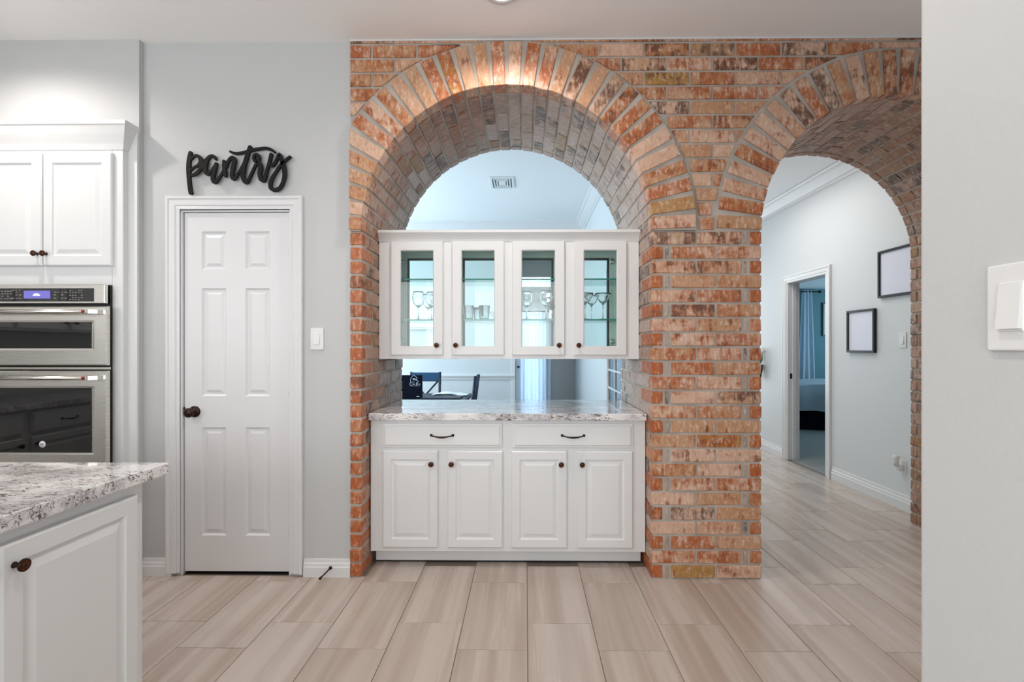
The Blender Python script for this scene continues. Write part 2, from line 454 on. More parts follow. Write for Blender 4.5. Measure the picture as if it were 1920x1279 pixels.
# ------------------------------------------------------------------ brick wall with two arches
def arc(cx, r, a0, a1, n): return [(cx+r*math.cos(math.radians(a0+(a1-a0)*i/n)), SPR+r*math.sin(math.radians(a0+(a1-a0)*i/n))) for i in range(n+1)]
g = .006
ya, yb = Y0+.006, YB-.006
mb = MB().box(XL+.004, CXL-RL-g, ya, yb, 0, H).box(CXL+RL+g, CXR-RR-g, ya, yb, 0, H).box(CXR+RR+g, 3.3, ya, yb, 0, H)
for cx, R in ((CXL, RL+g), (CXR, RR+g)):
    P = arc(cx, R, 180, 0, 48)
    for p, q in zip(P, P[1:]): mb.prism([p, q, (q[0], H), (p[0], H)], ya, yb)
wall_back = struct('wall_back', mb, 'mortar', label='red and pink brick wall pierced by two round arches')
arch_1 = tag(bpy.data.objects.new('trim_1', None), 'brick ring, vault and left jamb of the wide arch over the bar cabinets', kind='structure'); COL.objects.link(arch_1)
arch_2 = tag(bpy.data.objects.new('trim_2', None), 'brick ring, vault and right jamb of the arch to the hallway', kind='structure'); COL.objects.link(arch_2)
pier = tag(bpy.data.objects.new('trim_3', None), 'brick pier standing between the two arches', kind='structure'); COL.objects.link(pier)

bcache = {}
def brick(parent, l, h, d, loc, rot=(0, 0, 0), m='brick_face', name='brick'):
    """bevelled brick of length l (local X), depth d (local Y), height h (local Z), centred"""
    k = (round(l, 3), round(h, 3), round(d, 3), m, random.randrange(3))
    if k not in bcache:
        r = random.Random(hash((k[0], k[1], k[2], k[4])) & 0xffff)
        mb = MB().box(-l/2, l/2, -d/2, d/2, -h/2, h/2, bev=.004, jit=.0019, rng=r)
        o = obj(name, mb, m, parent); bcache[k] = o.data
    else: o = bpy.data.objects.new(name, bcache[k]); COL.objects.link(o); o.parent = parent
    o.location = loc; o.rotation_euler = rot
    return o
def brick_poly(parent, pts, y0, y1, m='brick_face'):
    cx = sum(p[0] for p in pts)/len(pts); cz = sum(p[1] for p in pts)/len(pts)
    mb = MB().prism([(p[0]-cx, p[1]-cz) for p in pts], 0, y1-y0, ch=.003)
    return obj('brick', mb, m, parent, loc=(cx, y0, cz))
def rb(): return random.uniform(-.0022, .0022)
BH = COURSE-J
def clip(poly, nx, nz, c):       # keep nx*x+nz*z >= c
    out = []
    for i in range(len(poly)):
        p, q = poly[i], poly[(i+1) % len(poly)]; dp = nx*p[0]+nz*p[1]-c; dq = nx*q[0]+nz*q[1]-c
        if dp >= 0: out.append(p)
        if (dp >= 0) != (dq >= 0):
            t = dp/(dp-dq); out.append((p[0]+t*(q[0]-p[0]), p[1]+t*(q[1]-p[1])))
    return out
def area_of(p): return abs(sum(p[i][0]*p[(i+1) % len(p)][1]-p[(i+1) % len(p)][0]*p[i][1] for i in range(len(p))))/2
def clip_circle(poly, cx, r):
    """cut a brick outline along the chord of the ring"""
    hits = []
    n = len(poly)
    for i in range(n):
        p, q = poly[i], poly[(i+1) % n]
        for k in range(24):
            a = k/24; b_ = (k+1)/24
            A = (p[0]+a*(q[0]-p[0]), p[1]+a*(q[1]-p[1])); B = (p[0]+b_*(q[0]-p[0]), p[1]+b_*(q[1]-p[1]))
            da = math.hypot(A[0]-cx, A[1]-SPR)-r; db = math.hypot(B[0]-cx, B[1]-SPR)-r
            if (da < 0) != (db < 0):
                t = da/(da-db); hits.append((A[0]+t*(B[0]-A[0]), A[1]+t*(B[1]-A[1])))
    inside = [math.hypot(p[0]-cx, p[1]-SPR) < r for p in poly]
    if not hits: return None if all(inside) else poly
    h0, h1 = hits[0], hits[-1]; mx, mz = (h0[0]+h1[0])/2, (h0[1]+h1[1])/2
    nx, nz = mx-cx, mz-SPR; L = math.hypot(nx, nz) or 1; nx /= L; nz /= L
    if len(hits) == 2:
        dx, dz = h1[0]-h0[0], h1[1]-h0[1]; LL = math.hypot(dx, dz)
        if LL < 1e-4: return poly
        nx2, nz2 = -dz/LL, dx/LL
        if nx2*nx+nz2*nz < 0: nx2, nz2 = -nx2, -nz2
        return clip(poly, nx2, nz2, nx2*h0[0]+nz2*h0[1]+.002)
    return clip(poly, nx, nz, nx*cx+nz*SPR+r)
def course_boxes(parent, row, pieces, m='brick_face', depth=.06):
    for a, b_ in pieces: brick(parent, b_-a, BH, depth, ((a+b_)/2, Y0+depth/2+rb(), (row+.5)*COURSE), m=m)

x_l, x_a, x_b, x_r = CXL-RL, CXL+RL, CXR-RR, CXR+RR
WT = YB-Y0
for row in range(24):
    z = (row+.5)*COURSE; A = row % 2 == 0
    # left end of the wall: one square orange end brick a course
    brick(arch_1, x_l-XL-.004, BH, .20 if A else .07, ((XL+x_l)/2-.002, Y0+(.10 if A else .035)+rb(), z), m='brick_orange')
    # pier face
    w = x_b-x_a
    if A:
        brick(pier, .061, BH, BL, (x_a+.0305, Y0+BL/2+rb(), z), m='brick_orange')
        course_boxes(pier, row, [(x_a+.109, x_a+.354), (x_a+.366, x_b)])
        brick(pier, .022, BH, .05, (x_a+.085, Y0+.027+rb(), z), m='brick_soffit')
    else:
        course_boxes(pier, row, [(x_a, x_a+.245), (x_a+.257, x_a+.502)], depth=.068)
        brick(pier, .022, BH, .05, (x_a+.525, Y0+.027+rb(), z), m='brick_soffit')
        brick(pier, .062, BH, BL, (x_b-.031, Y0+BL/2+rb(), z), m='brick_orange')
    # jambs: stretchers running through the wall
    for (xj, s, par, first) in ((x_l, -1, arch_1, not A), (x_a, 1, pier, not A), (x_b, -1, pier, A), (x_r, 1, arch_2, A)):
        # s: direction in which the brick lies behind the face
        y = Y0+(.069+J if first else BL+J) if xj != x_l else Y0+(.07+J if not A else .20+J)
        if xj == x_r:
            brick(par, .24, BH, .068 if first else BL, (xj+.12, Y0+(.034 if first else BL/2)+rb(), z))
        while y < YB-.03:
            y1 = min(y+BL, YB)
            if YB-y1 < .04: y1 = YB
            hid = z < .84 and y > 2.96 and xj in (x_l, x_a)
            if not hid: brick(par, y1-y, BH, .05, (xj+s*(.025+rb()), (y+y1)/2, z), (0, 0, PI/2), m='brick_vault' if xj == x_r or (xj == x_l and y < Y0+.3) else 'brick_soffit')
            y = y1+J
# face above the springing
ROL, ROR = RL+.2555, RR+.2545
for row in range(24, 38):
    z0 = row*COURSE+J/2; z1 = min((row+1)*COURSE-J/2, H-.002)
    if z1-z0 < .012: continue
    x = XL - (0 if row % 2 else .128)
    while x < 3.0:
        a, b_ = max(x, XL), min(x+BL, 3.29)
        if b_-a > .03:
            p = [(a, z0), (b_, z0), (b_, z1), (a, z1)]
            p = clip_circle(p, CXL, ROL+.010)
            if p and len(p) > 2: p = clip_circle(p, CXR, ROR+.010)
            if p and len(p) > 2 and area_of(p) > .0006: brick_poly(wall_back, p, Y0+rb(), Y0+.05)
        x += BL+.012
# rings and vaults
def vault(parent, cx, R, n, proud, m_face, m_in, left_clip=None):
    for i in range(n):
        a = PI*(i+.5)/n; ca, sa = math.cos(a), math.sin(a)
        y0 = Y0-proud+rb()
        # face voussoir: a full brick standing on the arch
        hw = .034; r0, r1 = R+random.uniform(-.002, .002), R+.246+random.uniform(-.003, .002)
        pts = [(cx+r0*ca+hw*sa, SPR+r0*sa-hw*ca), (cx+r1*ca+hw*sa*1.06, SPR+r1*sa-hw*ca*1.06), (cx+r1*ca-hw*sa*1.06, SPR+r1*sa+hw*ca*1.06), (cx+r0*ca-hw*sa, SPR+r0*sa+hw*ca)]
        if left_clip is not None: pts = clip(pts, 1, 0, left_clip)
        pts = clip(pts, 0, -1, -(H-.006))
        if len(pts) > 2 and area_of(pts) > .0006:
            brick_poly(parent, pts, y0, Y0+.066, m_face)
        # vault bricks run through the thickness in broken bond
        rot = (0, PI/2-a, 0)
        y = Y0+.066+J; first = .12 if i % 2 else BL
        ylast = YB-.068-J
        th = 2*R*math.sin(PI/n/2)-J*.9
        while y < ylast-.02:
            y1 = min(y+first, ylast); first = BL
            if ylast-y1 < .04: y1 = ylast
            rr = R+.025+rb()
            o = brick(parent, y1-y, th, .05, (cx+rr*ca, (y+y1)/2, SPR+rr*sa), m=m_in if m_in != 'mixed' else ('brick_vault' if ca < -.05 and (y < Y0+.35 or random.random() < .3) else 'brick_soffit'))
            # local X -> world Y, local Y -> radial, local Z -> tangent
            o.rotation_euler = Matrix(((0, ca, sa), (1, 0, 0), (0, sa, -ca))).to_euler()
            y = y1+J
        o = brick(parent, .068, th, .05, (cx+(R+.025)*ca, YB-.034, SPR+(R+.025)*sa), m='brick_vault' if m_in == 'brick_vault' else 'brick_soffit')
        o.rotation_euler = Matrix(((0, ca, sa), (1, 0, 0), (0, sa, -ca))).to_euler()
vault(arch_1, CXL, RL, 32, .020, 'brick_face', 'mixed', left_clip=XL)
vault(arch_2, CXR, RR, 30, .003, 'brick_face', 'brick_vault')
# mortar body behind the proud ring of the wide arch
mb = MB()
inn = arc(CXL, RL+.006, 0, 180, 48); out_ = arc(CXL, RL+.247, 0, 180, 48)
for i in range(48):
    q = [inn[i], out_[i], out_[i+1], inn[i+1]]; q = clip(q, 1, 0, XL+.004)
    if len(q) > 2: mb.prism(q, Y0-.013, Y0+.01)
obj('mortar_ring', mb, 'mortar', arch_1)

# ------------------------------------------------------------------ plain walls
YP = 2.82   # pantry wall face
mb = MB().box(-2.187, -1.975, YP, YP+.12, 0, H).box(-1.341, XL+.004, YP, YP+.12, 0, H).box(-1.975, -1.341, YP, YP+.12, 2.09, H)
struct('wall_left', mb, 'wall_grey', label='pale grey painted wall with the pantry door')
struct('wall_left', MB().box(-4.2, -2.187, 2.785, YP+.12, 0, H), 'wall_grey', label='pale grey soffit wall above the oven cabinet')
struct('wall_right', MB().box(.69, .83, -3, .875, 0, H, bev=.006, seg=2), 'wall_near', label='pale grey wall end close on the right')
struct('wall_side', MB().box(-4.3, -4.08, -3, 2.785, 0, H), 'wall_grey')
struct('wall_rear', MB().box(-4.3, .69, -3.1, -3, 0, H), 'wall_grey')
struct('wall_passage', MB().box(3.3, 3.4, .2, YB, 0, H), 'wall_grey')
struct('wall_rear', MB().box(.83, 3.4, .1, .2, 0, H), 'wall_grey')
# pantry closet interior behind the door
struct('wall_closet', MB().box(-2.2, -1.2, 3.5, 3.55, 0, H), 'wall_grey')
# dining room
struct('wall_side', MB().box(-3.3, -3.2, YB-.6, 8.3, 0, H), 'wall_dining')
struct('wall_front', MB().box(-3.2, XL, YB-.12, YB, 0, H), 'wall_dining')
YF = 6.95
mb = MB().box(-3.2, -.142, YF, YF+.12, 0, H).box(-.142, .81, YF, YF+.12, 2.62, H)
struct('wall_far', mb, 'wall_dining', label='pale blue-lit far wall of the dining room')
mb = MB().box(.81, .93, YB, 4.15, 0, H).box(.81, .93, 4.93, 8.3, 0, H).box(.81, .93, 4.15, 4.93, 2.08, H)
struct('wall_divider', mb, 'wall_dining')
mb = MB().box(-.9, -.20, 8.2, 8.3, 0, H).box(.42, .81, 8.2, 8.3, 0, H).box(-.20, .42, 8.2, 8.3, 2.03, 2.30).box(-.20, .42, 8.2, 8.3, 2.46, H)
struct('wall_recess', mb, 'wall_grey')
struct('wall_recess', MB().box(-.95, -.90, YF+.12, 8.3, 0, H), 'wall_grey')
# hall
mb = MB().box(3.035, 3.155, YB, 5.03, 0, H).box(3.035, 3.155, 5.78, 8.3, 0, H).box(3.035, 3.155, 5.03, 5.78, 2.06, H)
struct('wall_hall', mb, 'wall_dining', label='pale grey hallway wall with two black frames')
struct('wall_hall', MB().box(.93, 3.155, 8.2, 8.3, 0, H), 'wall_dining')
# bedroom beyond
struct('wall_bedroom', MB().box(5.20, 7.6, 9.8, 9.9, 0, 2.5).box(3.155, 4.3, 9.8, 9.9, 0, 2.5).box(4.3, 5.20, 9.8, 9.9, 0, .7).box(4.3, 5.20, 9.8, 9.9, 2.25, 2.5), 'wall_teal', label='teal back wall of the bedroom')
struct('wall_bedroom', MB().box(7.5, 7.6, 4.0, 9.8, 0, 2.5).box(3.155, 7.6, 3.9, 4.0, 0, 2.5).box(3.105, 3.155, 8.3, 9.8, 0, 2.5), 'wall_teal')
struct('ceiling', MB().box(3.155, 7.6, 4, 9.9, 2.44, 2.5), 'ceiling_dining', label='low bedroom ceiling')
struct('floor', MB().box(3.06, 7.6, 4.0, 9.8, -.09, .004), 'carpet', label='grey bedroom carpet')

# baseboards, chair rail, crown
BB = [(0, 0), (.014, 0), (.014, .055), (.011, .062), (.011, .072), (.007, .082), (.006, .098), (0, .10)]
def base(name, p0, p1, out, m0=0, m1=0, sc=1.0):
    struct(name, MB().sweep([(o*1.25, u*sc) for o, u in BB], p0, p1, out, m0=m0, m1=m1), 'trim_white')
base('baseboard_left', (-2.187, YP, 0), (-2.02, YP, 0), (0, -1, 0))
base('baseboard_left', (-1.262, YP, 0), (XL, YP, 0), (0, -1, 0))
base('baseboard_hall', (3.035, YB, 0), (3.035, 4.93, 0), (-1, 0, 0), sc=1.25)
base('baseboard_hall', (3.035, 5.87, 0), (3.035, 8.2, 0), (-1, 0, 0), sc=1.25)
base('baseboard_far', (-3.2, YF, 0), (-.16, YF, 0), (0, -1, 0))
RAIL = [(0, 0), (.012, 0), (.016, .018), (.016, .03), (.028, .038), (.034, .05), (.034, .062), (.026, .070), (0, .072)]
struct('trim_4', MB().sweep([(o*1.1, u*1.05) for o, u in RAIL], (-3.2, YF, .845), (-.15, YF, .845), (0, -1, 0)), 'trim_white', label='white chair rail on the dining room wall')
CR = [(0, 0), (.012, 0), (.016, .022), (.03, .03), (.075, .085), (.085, .10), (.10, .105), (.112, .118), (.112, .13), (0, .13)]
struct('trim_5', MB().sweep([(o, u) for o, u in CR], (-3.2, YF, H-.13), (.81, YF, H-.13), (0, -1, 0), m1=-1), 'trim_white', label='white crown moulding along the dining room far wall')
struct('trim_6', MB().sweep([(o, u) for o, u in CR], (.81, YB, H-.13), (.81, YF, H-.13), (-1, 0, 0), m1=-1), 'trim_white', label='white crown moulding along the dining room right wall')
struct('trim_7', MB().sweep([(o*1.05, u*1.05) for o, u in CR], (3.035, YB, H-.1365), (3.035, 8.2, H-.1365), (-1, 0, 0)), 'trim_white', label='white crown moulding along the hallway wall')
# thin white caulk bead where brick meets ceiling and grey wall
struct('trim_8', MB().box(XL-.004, 2.9, Y0-.006, Y0+.03, H-.008, H, bev=.002), 'trim_white')

# ------------------------------------------------------------------ pantry door
CAS = [(0, 0), (.010, 0), (.012, .010), (.010, .016), (.016, .022), (.018, .034), (.018, .050), (.024, .056), (.024, .066), (.019, .070), (0, .070)]   # (out from wall, away from opening)
def casing(mb, x0, x1, z1, y, w=None, sc=.8):
    P = [(o, u*sc) for o, u in CAS]
    b = mb.b
    def run(path):           # path: list of (pos, dir_out_of_opening)
        rings = []
        for pos, d in path:
            rings.append([b.verts.new(Vector(pos)+Vector(d)*u+Vector((0, -1, 0))*o) for o, u in P])
        n = len(P)
        for a, c in zip(rings, rings[1:]):
            for i in range(n):
                j = (i+1) % n; b.faces.new((a[i], a[j], c[j], c[i]))
        b.faces.new(rings[0]); b.faces.new(rings[-1][::-1])
    run([((x0, y, 0), (-1, 0, 0)), ((x0, y, z1), (-1, 0, 1)), ((x1, y, z1), (1, 0, 1)), ((x1, y, 0), (1, 0, 0))])
    return mb
DX, DW, DH = -1.961, .606, 2.062
d1 = thing('door_1', 'white six-panel pantry door with dark knob', None, (DX, YP+.012, .018), kind='structure')
pz = [(.206, .828), (1.007, 1.628), (1.735, 1.955)]
pan = []
for a, b_ in pz:
    for xx in (.10, .352): pan.append((xx, a, xx+.142, b_))
obj('door_slab', MB().panel_door(DW, DH, .035, pan, [(0, 0), (.010, .010), (.020, .010), (.036, .003)], edge=.002), 'trim_white', d1, label='six-panel door slab')
mb = MB(); casing(mb, -.014, DW+.014, DH+.014, -.014, sc=1.05)
mb.box(-.016, -.004, -.012, .10, -.018, DH+.004); mb.box(DW+.004, DW+.016, -.012, .10, -.018, DH+.004); mb.box(-.016, DW+.016, -.012, .10, DH+.002, DH+.016)
obj('casing', mb, 'trim_white', d1)
for z in (.25, 1.05, 1.86):
    h = MB().lathe([(0, 0), (.0055, .002), (.0055, .088), (0, .09)], 8, Matrix.Translation((DW+.002, -.003, z-.045))); h.box(DW-.012, DW, -.002, .002, z-.042, z+.042)
    obj('hinge', h, 'trim_white', d1)
kb = MB(); MY = Matrix.Rotation(PI/2, 4, 'X')       # lathe axis Z -> -Y
kb.lathe([(0, 0), (.033, 0), (.033, .004), (.026, .009), (.014, .012), (.012, .032), (.020, .038), (.027, .048), (.027, .058), (.018, .066), (0, .068)], 28, Matrix.Translation((.060, 0, .918)) @ MY)
k1 = obj('door_knob', kb, 'bronze', d1, label='dark bronze round door knob')
obj('latch_plate', MB().box(.0, .004, -.008, .014, .895, .945, bev=.001), 'bronze', d1)
struct('trim_9', MB().box(DX-.01, DX+DW+.01, YP+.02, YP+.12, -.003, .003), 'gap_dark', label='dark strip in the gap under the pantry door')  # plain dark strip laid below the slab

# ------------------------------------------------------------------ pantry sign
def spline(p, n=8):
    P = [Vector((a, b_, c)) for a, b_, c in p]; out = []
    for i in range(len(P)-1):
        a, b_, c, d = P[max(i-1, 0)], P[i], P[i+1], P[min(i+2, len(P)-1)]
        for k in range(n):
            t = k/n; out.append(.5*((2*b_)+(-a+c)*t+(2*a-5*b_+4*c-d)*t*t+(-a+3*b_-3*c+d)*t**3))
    out.append(P[-1]); return out
STROKES = [
 [(236, 222, 50), (214, 330, 56), (207, 450, 58), (211, 600, 52), (226, 740, 52), (240, 818, 56)],
 [(236, 320, 30), (290, 272, 32), (340, 268, 42), (378, 300, 52), (392, 350, 54), (352, 404, 34), (290, 436, 26), (232, 486, 24)],
 [(392, 350, 54), (404, 400, 52), (385, 460, 44), (340, 515, 44), (285, 548, 36), (225, 562, 30)],
 [(404, 400, 40), (440, 360, 34), (470, 320, 30)],
 [(612, 318, 36), (596, 284, 36), (560, 270, 40), (515, 290, 46), (474, 345, 56), (452, 420, 60), (458, 490, 58), (488, 540, 46), (528, 516, 32), (575, 450, 28), (622, 388, 36)],
 [(622, 388, 46), (598, 470, 46), (574, 560, 52), (572, 620, 54), (596, 662, 48), (640, 626, 38), (690, 556, 34), (736, 480, 34)],
 [(738, 350, 44), (740, 440, 52), (750, 520, 50), (758, 568, 40)],
 [(748, 470, 36), (782, 390, 38), (826, 318, 42), (870, 300, 54), (892, 340, 58), (876, 430, 56), (858, 530, 52), (862, 600, 46), (892, 606, 42), (940, 546, 34), (990, 470, 34), (1030, 400, 36)],
 [(1128, 142, 50), (1096, 230, 50), (1062, 340, 54), (1030, 450, 56), (1018, 550, 56), (1034, 636, 50), (1068, 664, 50), (1106, 622, 40), (1152, 530, 36), (1194, 440, 36), (1228, 380, 36)],
 [(836, 210, 32), (890, 232, 32), (960, 234, 34), (1050, 216, 34), (1160, 188, 36), (1270, 166, 36), (1370, 160, 38), (1440, 182, 38), (1492, 216, 34)],
 [(1230, 376, 40), (1192, 340, 40), (1184, 292, 38), (1206, 254, 36), (1242, 256, 38), (1256, 296, 42), (1246, 350, 44), (1270, 392, 54), (1282, 450, 58), (1272, 540, 56), (1288, 616, 54), (1322, 638, 50), (1352, 590, 44), (1376, 500, 42), (1404, 410, 42), (1424, 330, 42), (1444, 252, 46)],
 [(1432, 310, 40), (1424, 380, 38), (1444, 418, 38), (1486, 394, 36), (1530, 320, 40), (1566, 252, 46), (1596, 330, 52), (1628, 430, 56), (1642, 540, 54), (1624, 650, 48), (1576, 744, 46), (1504, 780, 48), (1446, 762, 50), (1430, 700, 50), (1452, 616, 46), (1510, 520, 40), (1580, 420, 38), (1650, 346, 36), (1724, 290, 34)],
]
sx = (-1.255+1.987)/1920; ZT = 2.493; XS = -1.987
mb = MB(); b = mb.b
for si, st in enumerate(STROKES):
    P = spline(st, 6); L = []; Rr = []
    n = len(P); yb = si*.0002
    for i, p in enumerate(P):
        q0, q1 = P[max(i-1, 0)], P[min(i+1, n-1)]; dx, dz = q1.x-q0.x, -(q1.y-q0.y); l = math.hypot(dx, dz) or 1
        nx, nz = -dz/l, dx/l; x = XS+p.x*sx; z = ZT-p.y*sx; w = p.z*sx/2*1.06
        L.append((x+nx*w, z+nz*w)); Rr.append((x-nx*w, z-nz*w))
    def cap(i, sgn):
        p = P[i]; q = P[i+1] if i == 0 else P[i-1]; dx, dz = (p.x-q.x), -(p.y-q.y); a0 = math.atan2(dz, dx)
        x = XS+p.x*sx; z = ZT-p.y*sx; w = p.z*sx/2*1.06
        return [(x+w*math.cos(a0+t), z+w*math.sin(a0+t)) for t in (-PI/2, -PI/4, 0, PI/4, PI/2)]
    # body quads + round caps, all extruded the same depth
    yf, yk = YP-.034-yb, YP-.020
    Lv = [[b.verts.new((x, y, z)) for x, z in L] for y in (yf, yk)]; Rv = [[b.verts.new((x, y, z)) for x, z in Rr] for y in (yf, yk)]
    for i in range(n-1):
        b.faces.new((Lv[0][i], Lv[0][i+1], Rv[0][i+1], Rv[0][i])); b.faces.new((Lv[1][i], Rv[1][i], Rv[1][i+1], Lv[1][i+1]))
        b.faces.new((Lv[0][i], Lv[1][i], Lv[1][i+1], Lv[0][i+1])); b.faces.new((Rv[0][i], Rv[0][i+1], Rv[1][i+1], Rv[1][i]))
    for i in (0, n-1): mb.prism(cap(i, 1), yf, yk)
tag(obj('wall_sign', mb, 'black_sign'), 'black cursive wooden word sign reading pantry above the white door', 'sign')
for xx in (-1.90, -1.40):
    pass

# ------------------------------------------------------------------ switches
def switch_plate(label, loc, rz, w=.075, h=.124, group=None):
    t = thing('light_switch', label, 'switch', loc, rz)
    obj('wall_plate', MB().box(-w/2, w/2, -.007, 0, -h/2, h/2, bev=.0035, seg=3), 'plastic_white', t)
    r = MB().box(-.0185, .0185, -.0085, -.004, -.035, .035, bev=.001)
    obj('rocker_frame', r, 'plastic_white', t)
    b2 = MB(); b2.sweep([(0.006, -.031), (.0095, -.031), (.0145, .031), (.006, .031)], (-.0165, 0, 0), (.0165, 0, 0), (0, -1, 0), up=(0, 0, -1))
    obj('rocker', b2, 'plastic_white', t)
    return t
switch_plate('white rocker light switch on grey wall between pantry door and brick', (-1.188, YP, 1.354), 0)
switch_plate('large white rocker light switch on the near wall at the right edge', (.69, .705, 1.366), -PI/2)
switch_plate('small white switch plate on hallway wall beside the far brick jamb', (3.035, 4.018, 1.362), -PI/2)

# door stop on baseboard
t = thing('door_stop', 'small dark bronze door stop screwed into the baseboard beside the brick', 'door stop', (-1.105, YP-.018, .055))
obj('stop_rod', MB().tube([(0, 0, 0), (-.012, -.03, -.012), (-.028, -.062, -.026)], .0038, 8), 'bronze', t)
obj('stop_base', MB().lathe([(0, -.002), (.010, 0), (.009, .006), (0, .007)], 16, MY), 'bronze', t)
obj('stop_tip', MB().tube([(-.028, -.062, -.026), (-.033, -.073, -.031)], .0075, 10), 'bronze', t)

# ------------------------------------------------------------------ cabinet hardware
def knob_mb(M=Matrix()):
    mb = MB(); mb.lathe([(0, 0), (.008, 0), (.007, .004), (.0048, .008), (.0048, .016), (.010, .019), (.0155, .022), (.0155, .027), (.0125, .029), (.011, .0275), (.008, .0275), (.006, .030), (0, .031)], 20, M @ MY); return mb
knob_mesh = None
def knob(parent, loc, rz=0):
    global knob_mesh
    if knob_mesh is None:
        o = obj('knob', knob_mb(), 'bronze', parent); knob_mesh = o.data
        knob_mesh.materials.append(MAT['copper'])
        for p in knob_mesh.polygons:
            c = p.center; r = math.hypot(c.x, c.z)
            if c.y < -.026 and .0065 < r < .0125: p.material_index = 1
    else: o = bpy.data.objects.new('knob', knob_mesh); COL.objects.link(o); o.parent = parent
    o.location = loc; o.rotation_euler = (0, 0, rz)
    o['label'] = 'dark bronze round knob'
    return o
def pull(parent, loc, w=.128, rz=0):
    mb = MB(); hw = w/2
    pts = [(-hw, -.004, .003), (-hw*.85, -.016, .001), (-hw*.6, -.022, -.002), (-hw*.3, -.024, -.005), (0, -.025, -.006), (hw*.3, -.024, -.005), (hw*.6, -.022, -.002), (hw*.85, -.016, .001), (hw, -.004, .003)]
    mb.tube(pts, [.005, .0035, .004, .0052, .0062, .0052, .004, .0035, .005], 10)
    for s in (-1, 1):
        mb.lathe([(0, 0), (.0085, 0), (.008, .004), (.004, .007), (0, .008)], 14, Matrix.Translation((s*hw, 0, .003)) @ MY)
    return obj('pull_handle', mb, 'bronze', parent, loc=loc, rot=(0, 0, rz), label='dark bronze bow handle')
RP = [(0, 0), (.003, .006), (.010, .008), (.014, .008), (.036, .0015)]
def cab_door(parent, w, h, loc, knob_at, rail=.050, rz=0, name='door'):
    o = obj(name, MB().panel_door(w, h, .02, [(rail, rail, w-rail, h-rail)], RP, edge=.006), 'paint_white', parent, loc=loc, rot=(0, 0, rz))
    if knob_at: knob(o, (knob_at[0], 0, knob_at[1]))
    return o
def drawer_front(parent, w, h, loc, rz=0):
    mb = MB(); b = mb.b
    rings = [(0, .02), (0, .008), (.006, .006), (.010, .006), (.016, 0)]
    R_ = [[b.verts.new((i, d, i)), b.verts.new((w-i, d, i)), b.verts.new((w-i, d, h-i)), b.verts.new((i, d, h-i))] for i, d in rings]
    b.faces.new(R_[0][::-1]); b.faces.new(R_[-1])
    for a, c in zip(R_, R_[1:]):
        for i in range(4):
            j = (i+1) % 4; b.faces.new((a[i], a[j], c[j], c[i]))
    o = obj('drawer', mb, 'paint_white', parent, loc=loc, rot=(0, 0, rz)); pull(o, (w/2, 0, h/2)); return o

# ------------------------------------------------------------------ bar base cabinet
XA, XB = -.9205, .7095
bc = thing('base_cabinet', 'white raised-panel base cabinet under the wide brick arch', 'cabinet', (0, 2.94, 0))
mb = MB().box(XA, XB, 0, .70, .094, .874, bev=.002)
obj('body', mb, 'paint_white', bc)
mb = MB().box(XA+.012, XB-.012, .068, .66, .012, .096).box(XA+.014, XB-.014, .062, .069, .016, .078, bev=.002)
obj('toe_kick', mb, 'paint_white', bc)
obj('shadow_gap', MB().box(XA+.012, XB-.012, .075, .65, 0, .013), 'gap_dark', bc)
DR = [(-.844, -.517), (-.460, -.133), (-.083, .246), (.306, .633)]
for i, (a, b_) in enumerate(DR):
    cab_door(bc, b_-a, .572, (a, -.02, .122), ((b_-a-.036) if i % 2 == 0 else .026, .497), name='door')
for a, b_ in ((-.844, -.138), (-.073, .634)): drawer_front(bc, b_-a, .140, (a, -.02, .714))
ct = MB().box(XA-.001, XB-.002, 2.90, 3.66, .877, .918, bev=.004, seg=2)
tag(obj('bar_countertop', ct, 'granite'), 'polished white granite slab with black veins inside the wide arch', 'countertop')

# ------------------------------------------------------------------ upper glass cabinet
UY0, UY1 = 3.12, 3.50; UB, UT = 1.232, 1.99
uc = thing('glass_door_cabinet', 'white two-sided wall cabinet with four glass doors hung in the arch', 'cabinet', (0, UY0, 0))
mb = MB(); D = UY1-UY0
mb.box(XA-.002, XA+.018, .002, D-.002, UB+.001, UT-.001); mb.box(XB-.018, XB+.002, .002, D-.002, UB+.001, UT-.001)
mb.box(XA, XB, .003, D-.003, UB+.001, UB+.02); mb.box(XA, XB, .003, D-.003, UT-.02, UT-.001)
obj('carcass', mb, 'paint_interior', uc)
mb = MB()
def face_frame(mb, y0, y1, ops):
    ops = sorted(ops); xs = [XA-.003]+[v for o in ops for v in o]+[XB+.003]
    for i in range(0, len(xs), 2): mb.box(xs[i], xs[i+1], y0, y1, UB, UT, bev=.0012)
    for a, b_ in ops:
        mb.box(a-.001, b_+.001, y0+.0005, y1-.0005, UB, UB+.058); mb.box(a-.001, b_+.001, y0+.0005, y1-.0005, UT-.055, UT)
face_frame(mb, 0, .02, [(a+.03, b_-.03) for a, b_ in DR])
obj('face_frame', mb, 'paint_white', uc)
CRU = [(0, 0), (.004, 0), (.008, .014), (.016, .030), (.030, .046), (.036, .050), (.036, .066), (0, .066)]
obj('crown', MB().sweep([(o, u) for o, u in CRU], (XA-.003, 0, 1.972), (XB+.003, 0, 1.972), (0, -1, 0)).box(XA, XB, 0, D, UT, UT+.012), 'paint_white', uc)
GD = []
for i, (a, b_) in enumerate(DR):
    w, h = b_-a, .712
    o = obj('door', MB().panel_door(w, h, .02, [(.057, .052, w-.057, h-.052)], [(0, 0), (.005, .005)], edge=.004, centre_open=True), 'paint_white', uc, loc=(a, -.02, 1.256))
    obj('glass', MB().box(.056, w-.056, .010, .014, .05, h-.05), 'glass_pane', o)
    knob(o, ((w-.036) if i % 2 == 0 else .026, 0, .062))
